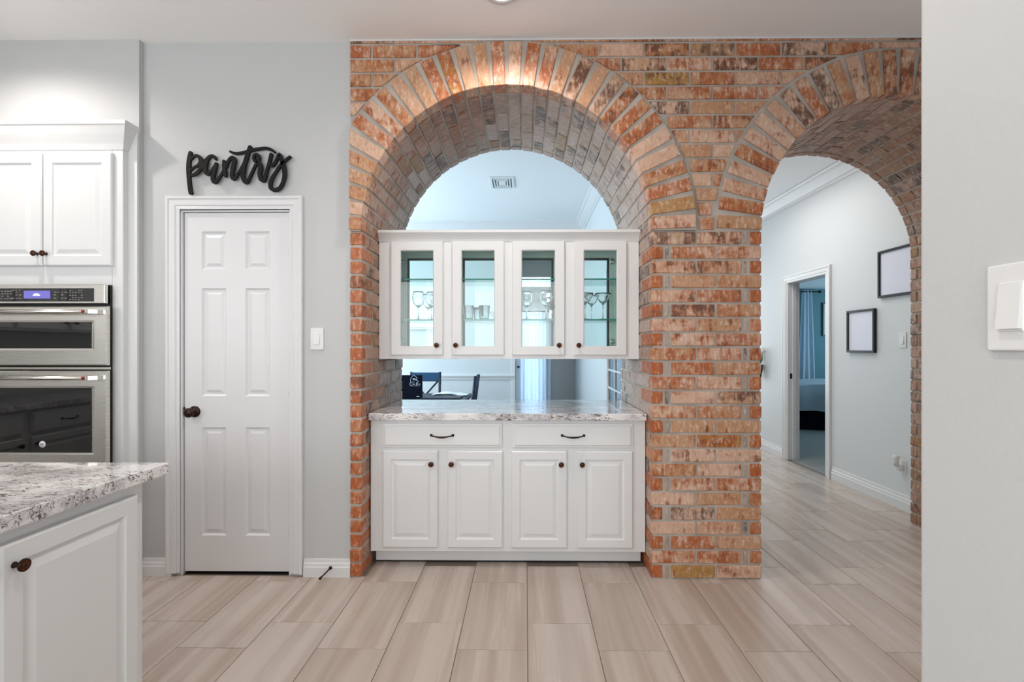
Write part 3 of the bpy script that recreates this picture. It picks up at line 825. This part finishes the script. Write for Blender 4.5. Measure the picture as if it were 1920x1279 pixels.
# far side doors with dark inner bead
BD = [(-.880, -.545), (-.487, -.150), (-.092, .243), (.300, .635)]
mb = MB(); face_frame(mb, D-.02, D, [(a+.02, b_-.02) for a, b_ in BD]); obj('rear_face_frame', mb, 'paint_interior', uc)
for a, b_ in BD:
    w, h = b_-a, .712
    o = obj('door', MB().panel_door(w, h, .02, [(.045, .045, w-.045, h-.035)], [(0, 0), (.002, .002)], edge=.003, centre_open=True), 'paint_interior', uc, loc=(a, D, 1.256), label='rear glass door seen through the cabinet')
    e = MB()
    x0, x1, z0, z1 = .045, w-.045, .045, h-.035
    e.box(x0, x0+.014, -.001, .016, z0, z1); e.box(x1-.014, x1, -.001, .016, z0, z1); e.box(x0, x1, -.001, .016, z0, z0+.010); e.box(x0, x1, -.001, .016, z1-.014, z1)
    obj('glazing_bead', e, 'gasket', o); obj('glass', MB().box(x0+.01, x1-.01, .006, .010, z0+.008, z1-.01), 'glass_pane', o)
for zz in (1.742, 1.484):
    s = obj('shelf', MB().box(XA+.019, XB-.019, .03, D-.03, zz-.009, zz), 'glass_shelf', uc, label='green-edged glass shelf')
    obj('shelf_edge', MB().box(XA+.019, XB-.019, .026, .030, zz-.009, zz), 'green_edge', s)
    for xx in (XA+.022, XB-.022):
        for yy in (.08, D-.08): obj('shelf_pin', MB().box(xx-.006, xx+.006, yy-.006, yy+.006, zz-.018, zz-.0095, bev=.002), 'steel', uc)
for xx in (-.862, .612):
    for zz in (1.905, 1.345):
        h = MB().lathe([(0, 0), (.016, 0), (.017, .004), (.010, .009), (.006, .013), (0, .013)], 18, Matrix.Translation((xx, D-.021, zz)) @ MY); h.box(xx-.014, xx+.014, D-.025, D-.0205, zz-.02, zz+.02, bev=.002)
        obj('hinge', h, 'steel', uc, label='steel cup hinge')

# glassware on the middle shelf
SZ = 1.4845
def glass_thing(name, label, prof, x, y, group, seg=24, sqr=False):
    mb = MB().lathe(prof, seg)
    o = obj(name, mb, 'glass_stem', smooth=True); o.location = (x, y, SZ); return tag(o, label, 'glass', group)
WINE = [(0, .0), (.034, .001), (.034, .003), (.010, .006), (.004, .012), (.0036, .075), (.006, .082), (.022, .094), (.036, .116), (.040, .142), (.036, .170), (.031, .186), (.0298, .186), (.0345, .170), (.0385, .142), (.0345, .117), (.021, .096), (0, .086)]
COUPE = [(0, 0), (.032, .001), (.032, .003), (.008, .006), (.0036, .012), (.0034, .095), (.008, .100), (.030, .125), (.050, .160), (.056, .172), (.0548, .172), (.0488, .160), (.028, .126), (0, .103)]
TUMB = [(0, 0), (.030, .001), (.037, .090), (.0365, .092), (.035, .090), (.0285, .010), (0, .010)]
def sc(p, k): return [(r*k, z*k) for r, z in p]
glass_thing('wine_glass', 'stemmed wine glass behind the leftmost cabinet door, left of the pair', WINE, -.700, 3.24, 'stemware on the middle glass shelf')
glass_thing('wine_glass', 'stemmed wine glass behind the leftmost cabinet door, right of the pair', WINE, -.617, 3.26, 'stemware on the middle glass shelf')
glass_thing('wine_glass', 'stemmed wine glass set back behind the other two, leftmost cabinet door', WINE, -.665, 3.40, 'stemware on the middle glass shelf')
glass_thing('wine_glass', 'stemmed wine glass behind the third cabinet door, left of two', sc(WINE, .98), .008, 3.22, 'stemware on the middle glass shelf')
glass_thing('wine_glass', 'stemmed wine glass behind the third cabinet door, right of two', sc(WINE, 1.02), .134, 3.22, 'stemware on the middle glass shelf')
for x, y, w_ in ((.385, 3.20, 'left'), (.446, 3.35, 'middle'), (.502, 3.21, 'right')):
    glass_thing('martini_glass', 'long-stemmed martini glass behind the rightmost cabinet door, %s of three' % w_, sc(COUPE, .98), x, y, 'martini glasses on the middle glass shelf')
for x, y, w_ in ((-.372, 3.23, 'left'), (-.318, 3.38, 'middle rear'), (-.268, 3.23, 'right')):
    glass_thing('tumbler', 'short clear tumbler behind the second cabinet door, %s of three' % w_, TUMB, x, y, 'tumblers on the middle glass shelf', seg=20)

# ------------------------------------------------------------------ oven cabinet (left)
oc = thing('oven_cabinet', 'tall white oven cabinet with crown moulding and two upper doors', 'cabinet', (-2.6, 2.735, 0))
def L(x): return x+2.6
FY = 2.735
mb = MB()
mb.box(L(-3.35), L(-3.06), 0, .048, .0, 2.43).box(L(-2.300), L(-2.238), 0, .048, 0, 2.43, bev=.002)
mb.box(L(-3.06), L(-2.301), .0005, .048, 1.652, 2.43).box(L(-3.06), L(-2.301), .0005, .048, .0, .60)
obj('face_frame', mb, 'paint_white', oc)
obj('filler_panel', MB().box(L(-2.238), L(-2.1875), .036, .0495, 0, 2.55), 'paint_white', oc)
CRO = [(0, 0), (.004, 0), (.008, .012), (.014, .03), (.034, .075), (.050, .115), (.056, .122), (.056, .142), (0, .142)]
mb = MB().sweep([(o, u) for o, u in CRO], (L(-3.35), 0, 2.405), (L(-2.238), 0, 2.405), (0, -1, 0), m1=1)
mb.sweep([(o, u) for o, u in CRO], (L(-2.238), 0, 2.405), (L(-2.238), .049, 2.405), (1, 0, 0), m0=-1)
obj('crown', mb, 'paint_white', oc)
cab_door(oc, .386, .626, (L(-2.672), -.02, 1.757), (.022, .066), rail=.055)
cab_door(oc, .386, .626, (L(-3.064), -.02, 1.757), (.386-.022, .066), rail=.055)

wo = thing('wall_oven', 'stainless steel double wall oven with black glass beside the pantry door', 'oven', (-2.66, 2.70, .62))
def O(x): return x+2.66
def OZ(z): return z-.62
mb = MB().box(O(-3.05), O(-2.297), .018, .078, OZ(.60), OZ(1.650))
obj('chassis', mb, 'black_gap', wo)
cp = obj('control_panel', MB().box(O(-3.04), O(-2.292), -.022, 0, OZ(1.546), OZ(1.650), bev=.004, seg=2), 'steel', wo)
obj('panel_glass', MB().box(O(-3.0), O(-2.352), -.024, -.0215, OZ(1.556), OZ(1.628)), 'black_glass', cp)
obj('display', MB().box(O(-2.735), O(-2.590), -.0255, -.0238, OZ(1.572), OZ(1.615)), 'lcd', cp)
gl = MB()
for (a, b_, z) in ((-2.678, -2.652, 1.596), (-2.668, -2.645, 1.590), (-2.684, -2.670, 1.590)):
    gl.box(O(a), O(b_), -.0262, -.0254, OZ(z-.003), OZ(z+.003))
obj('display_symbol', gl, 'lcd_mark', cp)
mk = MB(); rr = random.Random(3)
for (x0, n, st, zs) in ((-2.98, 6, .018, (1.612, 1.600, 1.587, 1.573)), (-2.875, 5, .016, (1.612, 1.598, 1.585, 1.572)), (-2.80, 3, .019, (1.618, 1.607, 1.592, 1.574)), (-2.570, 4, .020, (1.607, 1.592, 1.574)), (-2.485, 5, .016, (1.616, 1.605, 1.590, 1.577, 1.566))):
    for z in zs:
        for i in range(n):
            if rr.random() < .2: continue
            w = st*rr.uniform(.35, .75); mk.box(O(x0+i*st), O(x0+i*st+w), -.0250, -.0239, OZ(z-.0012), OZ(z+.0014))
o = obj('panel_markings', mk, 'silver_mark', cp); o['kind'] = 'stuff'
def oven_door(name, z0, z1, win, hz, gy):
    d = obj(name, MB().panel_door(.748, z1-z0, .022, [win], [(0, 0), (.003, .001), (.010, .003), (.013, .008)], edge=.006), 'steel', wo, loc=(O(-3.030), -.022, OZ(z0)))
    x0, zz0, x1, zz1 = win
    obj('oven_window', MB().box(x0+.010, x1-.022, .0035, .0072, zz0+.010, zz1-.010), 'black_glass', d)
    h = MB().tube([(.04, -.052, hz), (.668, -.052, hz)], .0115, 14); obj('handle_bar', h, 'steel', d)
    for s, x in ((1, .668), (-1, .04)):
        e = MB(); e.box(x-.004, x+.022, -.062, -.040, hz-.011, hz+.011, bev=.003)
        e.prism_z([(x+.006, -.060), (x+.050*s+.006, -.030), (x+.056*s+.006, 0), (x+.036*s+.006, 0), (x+.030*s+.006, -.020), (x+.0, -.040)] if s > 0 else [(x, -.060), (x, -.040), (x-.028, -.020), (x-.03, 0), (x-.05, 0), (x-.045, -.030)], hz-.010, hz+.010)
        br = obj('handle_bracket', e, 'steel', d)
        obj('red_cap', MB().lathe([(0, 0), (.008, 0), (.008, .003), (.004, .004), (0, .004)], 16, Matrix.Translation((x+.006, -.0622, hz)) @ MY), 'red_cap', d)
    return d
up = oven_door('upper_door', 1.208, 1.530, (-.02+.02, .082, .680, .246), .290, 0)
obj('trim_strip', MB().box(O(-3.05), O(-2.275), -.010, 0, OZ(1.184), OZ(1.198), bev=.002), 'steel', wo)
lo = oven_door('lower_door', .640, 1.178, (0.0+.01, .080, .680, .455), .502, 0)
st = obj('badge', MB().lathe([(0, 0), (.018, 0), (.018, .002), (0, .0022)], 28, Matrix.Translation((.392, .0033, .136)) @ MY), 'sticker_white', lo, label='round white badge on the lower oven glass')
q = MB()
for k in (-1, 0, 1): q.prism([(.392+.006*k-.005, .133+.001*k), (.392+.006*k-.002, .132), (.392+.006*k+.004, .140), (.392+.006*k+.001, .141)], .0004, .0012)
obj('badge_mark', q, 'sticker_mark', lo)

# ------------------------------------------------------------------ island (foreground left)
ib = thing('island_cabinet', 'white raised-panel island cabinet in the left foreground', 'cabinet', (-1.26, 1.62, 0))
mb = MB().box(-1.74, 0, -1.9, 0, .09, .872, bev=.003).box(-1.68, -.06, -1.84, -.06, 0, .09)
obj('body', mb, 'paint_white', ib)
cab_door(ib, .418, .70, (.022, -.462, .136), (.030, .645), rail=.05, rz=PI/2)
cab_door(ib, .418, .70, (.022, -.925, .136), (.418-.030, .645), rail=.05, rz=PI/2)
# far side: drawers over doors (mirrored in the oven glass)
for k in range(3):
    x = -.08-.53*k
    drawer_front(ib, .44, .15, (x, .02, .70), rz=PI)
    cab_door(ib, .44, .55, (x, .02, .13), (.04 if k % 2 else .40, .50), rz=PI)
it = MB().box(-3.04, -1.221, -.35, 1.688, .873, .913, bev=.005, seg=2)
tag(obj('island_countertop', it, 'granite'), 'polished white granite island top with brown and black veins, left foreground', 'countertop')

# run of cabinets along the left wall, seen only mirrored in the oven glass
wb = thing('base_cabinet', 'white base cabinets along the left wall, mirrored in the oven glass', 'cabinet', (-3.46, .05, 0))
obj('body', MB().box(-.60, 0, 0, 2.60, .09, .872, bev=.003).box(-.60, -.06, .02, 2.58, 0, .09), 'paint_white', wb)
for k in range(4):
    y = .06+.63*k
    drawer_front(wb, .57, .15, (.02, y, .70), rz=PI/2)
    cab_door(wb, .57, .55, (.02, y, .13), (.03 if k % 2 else .54, .50), rz=PI/2)
tag(obj('wall_countertop', MB().box(-4.07, -3.42, .03, 2.66, .873, .913, bev=.005, seg=2), 'granite'), 'granite slab on the left wall cabinets, mirrored in the oven glass', 'countertop')
wu = thing('wall_cabinet', 'white upper cabinets on the left wall, mirrored in the oven glass', 'cabinet', (-3.74, .05, 1.43))
obj('body', MB().box(-.33, 0, 0, 2.60, 0, .95, bev=.003), 'paint_white', wu)
for k in range(6): cab_door(wu, .40, .92, (.02, .03+.43*k, .015), (.03 if k % 2 else .37, .06), rz=PI/2)

# ------------------------------------------------------------------ recessed ceiling lights
for i, (x, y) in enumerate(CANS):
    t = thing('recessed_light', ['round recessed ceiling light just above the wide arch, cut by the top edge', 'recessed ceiling light above the oven cabinet', 'recessed ceiling light over the kitchen aisle', 'recessed ceiling light over the island', 'recessed ceiling light before the hallway arch'][i], 'ceiling light', (x, y, H), group='recessed ceiling lights')
    obj('trim_ring', MB().lathe([(.062, -.001), (.088, -.001), (.090, -.004), (.086, -.008), (.066, -.006), (.062, -.002)], 32, closed=True), 'trim_white', t)
    obj('lens', MB().lathe([(0, -.0015), (.064, -.0015), (.064, -.0005), (0, -.0005)], 32), 'lens_glow', t)

# ------------------------------------------------------------------ dining room
t = thing('ceiling_vent', 'square white ceiling air vent seen through the wide arch', 'vent', (-.245, 5.25, H))
mb = MB(); w = .125; hh = .18
def ringbox(mb, w0, h0, w1, h1, z0, z1):
    mb.box(-w0, w0, -h0, -h1, z0, z1).box(-w0, w0, h1, h0, z0, z1).box(-w0, -w1, -h1, h1, z0, z1).box(w1, w0, -h1, h1, z0, z1)
ringbox(mb, w, hh, w-.022, hh-.03, -.012, 0); obj('frame', mb, 'vent_white', t)
obj('backing', MB().box(-w+.02, w-.02, -hh+.028, hh-.028, -.004, -.001), 'vent_dark', t)
for k, (a, c) in enumerate(((.088, .128), (.060, .092))):
    mb = MB(); ringbox(mb, a, c, a-.012, c-.016, -.012, -.004); obj('louvre_ring', mb, 'vent_white', t)
obj('louvre_centre', MB().box(-.036, .036, -.06, .06, -.010, -.004, bev=.002), 'vent_white', t)

# curtained glass door and transom in the recess
d4 = thing('door_4', 'white glazed exterior door hung with a pale curtain', None, (0, 8.2, 0), kind='structure')
obj('frame', MB().box(-.20, -.155, -.02, .06, 0, 2.03).box(.375, .42, -.02, .06, 0, 2.03).box(-.155, .375, -.02, .06, 1.97, 2.03), 'trim_white', d4)
obj('door_leaf', MB().box(-.155, -.07, .0, .04, .02, 1.97).box(.30, .375, .0, .04, .02, 1.97).box(-.07, .30, .0, .04, .02, .2).box(-.07, .30, .0, .04, 1.87, 1.97), 'trim_white', d4)
obj('glass', MB().box(-.07, .30, .015, .02, .2, 1.87), 'glass_pane', d4)
obj('lever_handle', MB().lathe([(0, 0), (.018, 0), (.018, .008), (.006, .01), (.006, .03), (0, .03)], 14, Matrix.Translation((-.118, 0, .975)) @ MY).tube([(-.118, -.03, .975), (-.05, -.032, .972)], .008, 8), 'frame_black', d4)
struct('window_2', MB().box(-.20, .42, 8.22, 8.24, 2.30, 2.46), 'glass_pane', label='narrow transom window above the curtained door')
struct('daylight_panel', MB().box(-.8, 1.2, 8.9, 8.92, 0, 3.0), 'outdoor_white', label='glowing panel standing for daylight outside the curtained door')  # emissive sheet placed outdoors to light the curtain and transom
def curtain(name, label, x0, x1, y, z0, z1, m, folds, amp, parent=None, flare=1.0):
    mb = MB(); b = mb.b; n = folds*8; rows = 10; G = []
    for j in range(rows+1):
        z = z1+(z0-z1)*j/rows; k = 1+(flare-1)*j/rows; cx = (x0+x1)/2; row = []
        for i in range(n+1):
            u = i/n; x = cx+(x0+(x1-x0)*u-cx)*k; yy = y+amp*math.sin(u*folds*2*PI)*(.6+.4*j/rows)+amp*.3*math.sin(u*folds*PI+j*.4)
            row.append((b.verts.new((x, yy, z)), b.verts.new((x, yy+.003, z))))
        G.append(row)
    for j in range(rows):
        for i in range(n):
            for s in (0, 1):
                q = (G[j][i][s], G[j][i+1][s], G[j+1][i+1][s], G[j+1][i][s]); f = b.faces.new(q if s == 0 else q[::-1]); f.smooth = True
    o = obj(name, mb, m, parent); return tag(o, label, 'curtain') if parent is None else o
t = thing('curtain', 'pale blue curtain with rings on the dining room glass door', 'curtain', (0, 8.1, 0))
curtain('curtain_cloth', None, -.085, .39, 0, .03, 1.86, 'curtain_blue', 7, .022, t)
obj('curtain_rod', MB().tube([(-.13, .0, 1.885), (.43, .0, 1.885)], .009, 8), 'frame_black', t)
for k in range(7): obj('curtain_ring', MB().lathe([(.012, -.002), (.016, 0), (.012, .002)], 12, Matrix.Translation((-.07+.075*k, 0, 1.875)) @ Matrix.Rotation(PI/2, 4, 'Y'), closed=True), 'frame_black', t)
struct('trim_10', MB().box(-.20, -.142, YF-.012, YF+.132, 0, 2.62, bev=.004), 'trim_white', label='white edge of the dining room far wall')

# dining table, chairs, case, papers
t = thing('dining_table', 'dark navy dining table with satin top beyond the bar counter', 'table', (-1.42, 5.55, 0))
obj('tabletop', MB().box(-.80, .79, -.40, .40, .715, .75, bev=.008, seg=2), 'navy', t)
obj('apron', MB().box(-.72, .71, -.33, .33, .63, .715), 'navy', t)
for sx_ in (-.68, .67):
    for sy_ in (-.30, .30): obj('leg', MB().box(sx_-.035, sx_+.035, sy_-.035, sy_+.035, 0, .63, bev=.005), 'navy', t)
def chair_proto(label, loc, rz):
    t = thing('dining_chair', label, 'chair', loc, rz, 'navy cross-back dining chairs')
    obj('seat', MB().box(-.20, .20, -.20, .18, .43, .475, bev=.012, seg=2), 'navy_fabric', t)
    for s in (-1, 1):
        obj('leg', MB().tube([(s*.175, -.17, 0), (s*.175, -.17, .43)], .016, 8), 'navy', t)
        obj('back_post', MB().tube([(s*.185, .19, 0), (s*.183, .18, .44), (s*.180, .215, .75), (s*.180, .245, .99)], .017, 8), 'navy', t)
        obj('cross_brace', MB().tube([(s*.17, .188, .52), (0, .212, .70), (-s*.165, .232, .885)], .011, 8), 'navy', t)
    obj('top_rail', MB().box(-.185, .185, .226, .246, .872, .985, bev=.006), 'navy_fabric', t)
    obj('seat_rail', MB().box(-.17, .17, -.17, .17, .40, .43), 'navy', t)
    return t
c0 = chair_proto('navy cross-back dining chair on the far side of the table, facing the camera', (-1.255, 5.99, 0), 0)
c1 = copy_tree(c0); c1.location = (-.785, 5.55, 0); c1.rotation_euler = (0, 0, -PI/2); c1['label'] = 'navy dining chair at the right end of the table, seen side on'
t = thing('document_case', 'upright navy case with white house logo standing on the dining table', 'case', (-1.27, 5.36, .75))
mb = MB(); mb.sweep([(0, 0), (.05, 0), (.035, .252), (.015, .252)], (-.17, 0, 0), (.158, 0, 0), (0, -1, 0))
obj('shell', mb, 'navy_case', t)
lg = MB()
def seg2(mb, x0, z0, x1, z1, w, y=-.0):
    d = math.hypot(x1-x0, z1-z0); nx, nz = -(z1-z0)/d*w/2, (x1-x0)/d*w/2
    yy = lambda z: -.0515+.0605*0+z*.0595
    pts = [(x0-nx, z0-nz), (x1-nx, z1-nz), (x1+nx, z1+nz), (x0+nx, z0+nz)]
    b = mb.b; vs = [b.verts.new((p[0], yy(p[1])-.001, p[1])) for p in pts]; v2 = [b.verts.new((p[0], yy(p[1])+.001, p[1])) for p in pts]
    b.faces.new(vs); b.faces.new(v2[::-1])
    for i in range(4): b.faces.new((vs[i], v2[i], v2[(i+1) % 4], vs[(i+1) % 4]))
def C(px, pz): return (px-800)/10.66*.0058*1.0 + .09*0, 0
def lx(zx): return (740+zx/10.66-750)*.00581-.098+.0
def lz(zy): return .252-(zy-355)/10.66*.00581
def stroke(pts, w=.003):
    for p, q in zip(pts, pts[1:]): seg2(lg, lx(p[0]), lz(p[1]), lx(q[0]), lz(q[1]), w)
stroke([(352, 500), (350, 430), (385, 375), (412, 358), (440, 372), (490, 412)], .0035)
for cx_, cz_ in ((408, 430), (425, 430), (460, 440)): stroke([(cx_-9, cz_-14), (cx_+9, cz_+14)], .007); stroke([(cx_-9, cz_+14), (cx_+9, cz_-14)], .007)
stroke([(470, 440), (490, 470), (512, 488)], .004)
stroke([(375, 488), (430, 488)], .004)
stroke([(372, 505), (345, 510), (335, 535), (350, 558), (385, 548)], .0035)       # C
stroke([(392, 542), (398, 522), (410, 522), (410, 545)], .003); stroke([(418, 545), (420, 524), (430, 524), (432, 545)], .003)
stroke([(462, 560), (468, 500), (490, 498), (492, 520), (468, 528), (500, 558)], .0035)    # R
stroke([(506, 542), (512, 524), (520, 542)], .003); stroke([(526, 542), (530, 524), (540, 524), (541, 542)], .003)
for k in range(9): stroke([(366+k*21, 566), (376+k*21, 566)], .0035)
obj('house_logo', lg, 'logo_white', t, label='white house outline over script lettering')
lg = MB(); stroke([(475, 772), (530, 772)], .006); obj('corner_tag', lg, 'logo_white', t)
mb = MB(); b = mb.b; G = []
for j in range(5):
    G.append([b.verts.new((-.20+.4*i/8, -.13+.26*j/4, .006+.022*math.exp(-((i-3)/2.5)**2)+.004*math.sin(i*1.7+j))) for i in range(9)])
for j in range(4):
    for i in range(8): f = b.faces.new((G[j][i], G[j][i+1], G[j+1][i+1], G[j+1][i])); f.smooth = True
o = obj('paper_sheet', mb, 'paper'); o.location = (-.86, 5.72, .752); tag(o, 'curled white paper lying on the navy dining table', 'paper')
mb = MB(); mb.box(-.21, .21, -.14, .14, 0, .018, bev=.006, seg=2); o = obj('folder', mb, 'navy'); o.location = (-.90, 5.36, .7505); tag(o, 'flat navy folder at the near edge of the dining table', 'folder')

# wall decoration: white round-headed panel over a steel ledge
t = thing('arched_panel', 'white arched panel on the dining room far wall, seen through the leftmost door', 'mirror', (-1.46, YF, 1.57))
pts = [(-.22, 0), (.22, 0)]+[(.22*math.cos(PI*k/16), .20+.20*math.sin(PI*k/16)) for k in range(17)]
obj('arch_panel', MB().prism(pts, -.03, -.001, ch=.006), 'paper', t); obj('ledge', MB().box(-.24, .24, -.05, 0, -.022, 0, bev=.004), 'steel', t)

# flowers in a vase beyond the third door
t = thing('flower_vase', 'small vase of white flowers at the back of the middle glass shelf, third door', 'vase', (.185, 3.40, SZ))
obj('vase', MB().lathe([(0, 0), (.022, 0), (.026, .03), (.018, .065), (.022, .075)], 16), 'glass_stem', t)
rr = random.Random(5)
for k in range(6):
    a = k*2.4; r_ = .012+.008*k; p = Vector((r_*math.cos(a), r_*math.sin(a)*.7, .115+.05*rr.random()))
    fmb = MB()
    for j in range(6):
        M = Matrix.Translation(p) @ Matrix.Rotation(j*PI/3, 4, 'Z') @ Matrix.Rotation(.8, 4, 'Y')
        fmb.lathe([(0, 0), (.007, .006), (.006, .015), (0, .020)], 6, M)
    obj('flower', fmb, 'flower_white', t)
    obj('stem', MB().tube([(0, 0, .01), (p.x*.4, p.y*.4, .07), tuple(p)], .0015, 5), 'leaf_green', t)
for k in range(6):
    M = Matrix.Translation((0, 0, .08)) @ Matrix.Rotation(k*1.05+.3, 4, 'Z') @ Matrix.Rotation(1.0, 4, 'Y')
    obj('leaf', MB().lathe([(0, 0), (.008, .02), (.007, .045), (0, .065)], 5, M @ Matrix.Scale(.3, 4, (1, 0, 0))), 'leaf_green', t)

# french door with small panes in the dining room right wall (faces -X)
d5 = thing('door_5', 'white glazed door with small panes in the dining room right wall', None, (.81, 4.93, 0), -PI/2, kind='structure')
obj('frame', MB().box(-.07, .0, -.012, .13, 0, 2.14, bev=.003).box(.78, .85, -.012, .13, 0, 2.14, bev=.003).box(0, .78, -.012, .13, 2.07, 2.14, bev=.003), 'trim_white', d5)
mb = MB().box(.0, .045, -.004, .035, .01, 2.07).box(.735, .78, -.004, .035, .01, 2.07).box(.045, .735, -.004, .035, .01, .22).box(.045, .735, -.004, .035, 1.95, 2.07)
obj('door_leaf', mb, 'trim_white', d5)
zs = [.22+.173*k*1.0 for k in range(11)]
for k in range(1, 10): obj('muntin', MB().box(.045, .735, .002, .028, zs[k]-.008, zs[k]+.008), 'trim_white', d5)
for x in (.39,): obj('muntin', MB().box(x-.010, x+.010, .001, .030, .22, 1.95), 'trim_white', d5)
for k in range(10):
    for (x0, x1) in ((.045, .38), (.40, .735)): obj('pane', MB().box(x0, x1, .012, .016, zs[k]+.008, zs[k+1]-.008), 'glass_grey', d5)

# ------------------------------------------------------------------ hallway
d2 = thing('door_2', 'white cased doorway from the hallway into the bedroom', None, (3.035, 5.78, 0), -PI/2, kind='structure')
mb = MB(); casing(mb, 0, .75, 2.045, 0, sc=1.15)
mb.box(-.004, .018, -.004, .13, 0, 2.06).box(.732, .754, -.004, .13, 0, 2.06).box(.0, .75, -.004, .13, 2.042, 2.064)
mb.box(.018, .030, .05, .09, 0, 2.042)
obj('casing', mb, 'trim_white', d2)
obj('strike_plate', MB().box(.017, .020, .02, .045, .94, 1.0), 'frame_black', d2)
def picture(label, y_far, y_near, z0, z1, x=3.035, group='black framed prints on the hallway wall'):
    t = thing('picture_frame', label, 'picture', (x, y_far, z0), -PI/2, group)
    w, h = y_far-y_near, z1-z0; f = .020
    mb = MB().box(0, w, -.028, 0, 0, f, bev=.002).box(0, w, -.028, 0, h-f, h, bev=.002).box(0, f, -.028, 0, f, h-f, bev=.002).box(w-f, w, -.028, 0, f, h-f, bev=.002)
    obj('frame', mb, 'frame_black', t)
    obj('print', MB().box(f, w-f, -.014, -.004, f, h-f), 'frame_mat', t)
    obj('glass', MB().box(f, w-f, -.020, -.017, f, h-f), 'glass_frame', t)
picture('black framed white print, the upper one on the hallway wall, half hidden by brick', 4.272, 3.88, 1.722, 2.118)
picture('black framed white print, the lower one on the hallway wall', 4.684, 4.317, 1.255, 1.642)
t = thing('air_freshener', 'white plug-in air freshener low on the hallway wall beside the brick', 'air freshener', (3.035, 4.05, .31), -PI/2)
obj('socket_plate', MB().box(.0, .07, -.006, 0, -.02, .09, bev=.002), 'plastic_white', t)
obj('plug_body', MB().box(.012, .050, -.045, -.006, .0, .05, bev=.008, seg=2), 'plastic_white', t)
obj('scent_cap', MB().lathe([(0, .04), (.020, .04), (.018, .075), (.024, .10), (.024, .125), (.018, .127), (0, .12)], 18, Matrix.Translation((.025, -.05, 0))), 'plastic_white', t)
t = thing('wall_vase', 'wall-hung pocket vase of pale flowers at the far end of the hallway wall', 'vase', (3.035, 6.36, 1.02), -PI/2)
obj('basket', MB().lathe([(0, -.12), (.03, -.11), (.05, 0), (.055, .06), (.045, .06), (0, .02)], 14, Matrix.Translation((0, -.06, 0))), 'basket', t)
for k in range(6):
    a = k*1.05; p = Vector((.05*math.cos(a), -.07+.05*math.sin(a), .19+.02*(k % 3)))
    obj('flower', MB().lathe([(0, 0), (.026, .012), (.032, .032), (0, .05)], 8, Matrix.Translation(p)), 'flower_white', t)
    obj('leaf', MB().tube([(0, -.06, .03), (p.x*.7, p.y, .12), tuple(p)], [.004, .010, .004], 5), 'leaf_green', t)

# ------------------------------------------------------------------ bedroom
t = thing('bed', 'bed with pale grey-blue duvet and black skirt in the bedroom', 'bed', (5.35, 8.35, 0), -.25)
obj('mattress', MB().box(-1.1, 1.1, -.75, .85, .30, .62, bev=.05, seg=3), 'bed_white', t, smooth=True)
mb = MB(); b = mb.b; G = []
nx_, ny_ = 28, 20
for j in range(ny_+1):
    row = []
    for i in range(nx_+1):
        u = -1.28+2.56*i/nx_; v = -.98+1.9*j/ny_; z = .70
        ox = max(0, abs(u)-1.10); oy = max(0, -.80-v)
        drop = (ox+oy)
        x = max(-1.14, min(1.14, u)); y = max(-.84, v)
        if ox > 0: x += math.copysign(.03*math.sin(v*14), u); z -= ox*2.3+.02*math.sin(v*9)
        if oy > 0: y -= .03*math.sin(u*12); z -= oy*2.4+.05*math.sin(u*3.2+1)*(oy/.18)
        z += .012*math.sin(u*5+v*3)+.01*math.sin(v*9-u*4)
        row.append(b.verts.new((x, y, z)))
    G.append(row)
for j in range(ny_):
    for i in range(nx_): f = b.faces.new((G[j][i], G[j][i+1], G[j+1][i+1], G[j+1][i])); f.smooth = True
obj('duvet', mb, 'bed_white', t, label='pale grey-blue duvet')
mb = MB(); pts = []
for k in range(61): pts.append((-1.06+2.12*k/60, -.74+.012*math.sin(k*1.6)))
pts += [(1.06, .84), (-1.06, .84)]
mb.prism_z(pts, .02, .36); obj('bed_skirt', mb, 'bed_skirt', t, label='black gathered bed skirt')
for sx_ in (-1, 1):
    obj('bed_foot', MB().box(sx_*.95-.03, sx_*.95+.03, -.66, -.60, 0, .05), 'frame_black', t)
t = thing('curtain', 'pale blue-white curtain hanging beside the bedroom window behind the bed', 'curtain', (5.46, 9.68, 0))
curtain('curtain_cloth', None, -.095, .095, 0, .05, 2.40, 'curtain_blue', 3, .025, t, flare=1.9)
obj('curtain_rod', MB().tube([(-1.3, 0, 2.375), (.22, 0, 2.375)], .012, 8), 'frame_black', t)
obj('finial', MB().lathe([(0, -.03), (.02, -.024), (.032, 0), (.02, .024), (0, .03)], 14, Matrix.Translation((.25, 0, 2.375))), 'frame_black', t)
t = thing('window_1', 'white muntined bedroom window behind the curtain', None, (4.3, 9.8, .7), kind='structure')
mb = MB(); mb.box(0, .04, -.02, .05, 0, 1.55).box(.86, .90, -.02, .05, 0, 1.55).box(0, .9, -.02, .05, 0, .04).box(0, .9, -.02, .05, 1.51, 1.55)
obj('window_frame', mb, 'trim_white', t)
for k in range(1, 5): obj('muntin', MB().box(.04, .86, 0, .02, .31*k-.008, .31*k+.008), 'trim_white', t)
for k in range(1, 3): obj('muntin', MB().box(.3*k-.008, .3*k+.008, 0, .02, .04, 1.51), 'trim_white', t)
for i in range(3):
    for k in range(5): obj('pane', MB().box(.3*i+.01, .3*i+.29, .008, .012, .31*k+.01, .31*k+.30), 'glass_pane', t)
t = thing('picture_frame', 'black framed print on the teal bedroom wall beside the curtain', 'picture', (5.82, 9.8, 1.52))
obj('frame', MB().box(0, .5, -.03, 0, 0, .025).box(0, .5, -.03, 0, .625, .65).box(0, .025, -.03, 0, .025, .625).box(.475, .5, -.03, 0, .025, .625), 'frame_black', t)
obj('print', MB().box(.025, .475, -.015, -.004, .025, .625), 'wall_grey', t)
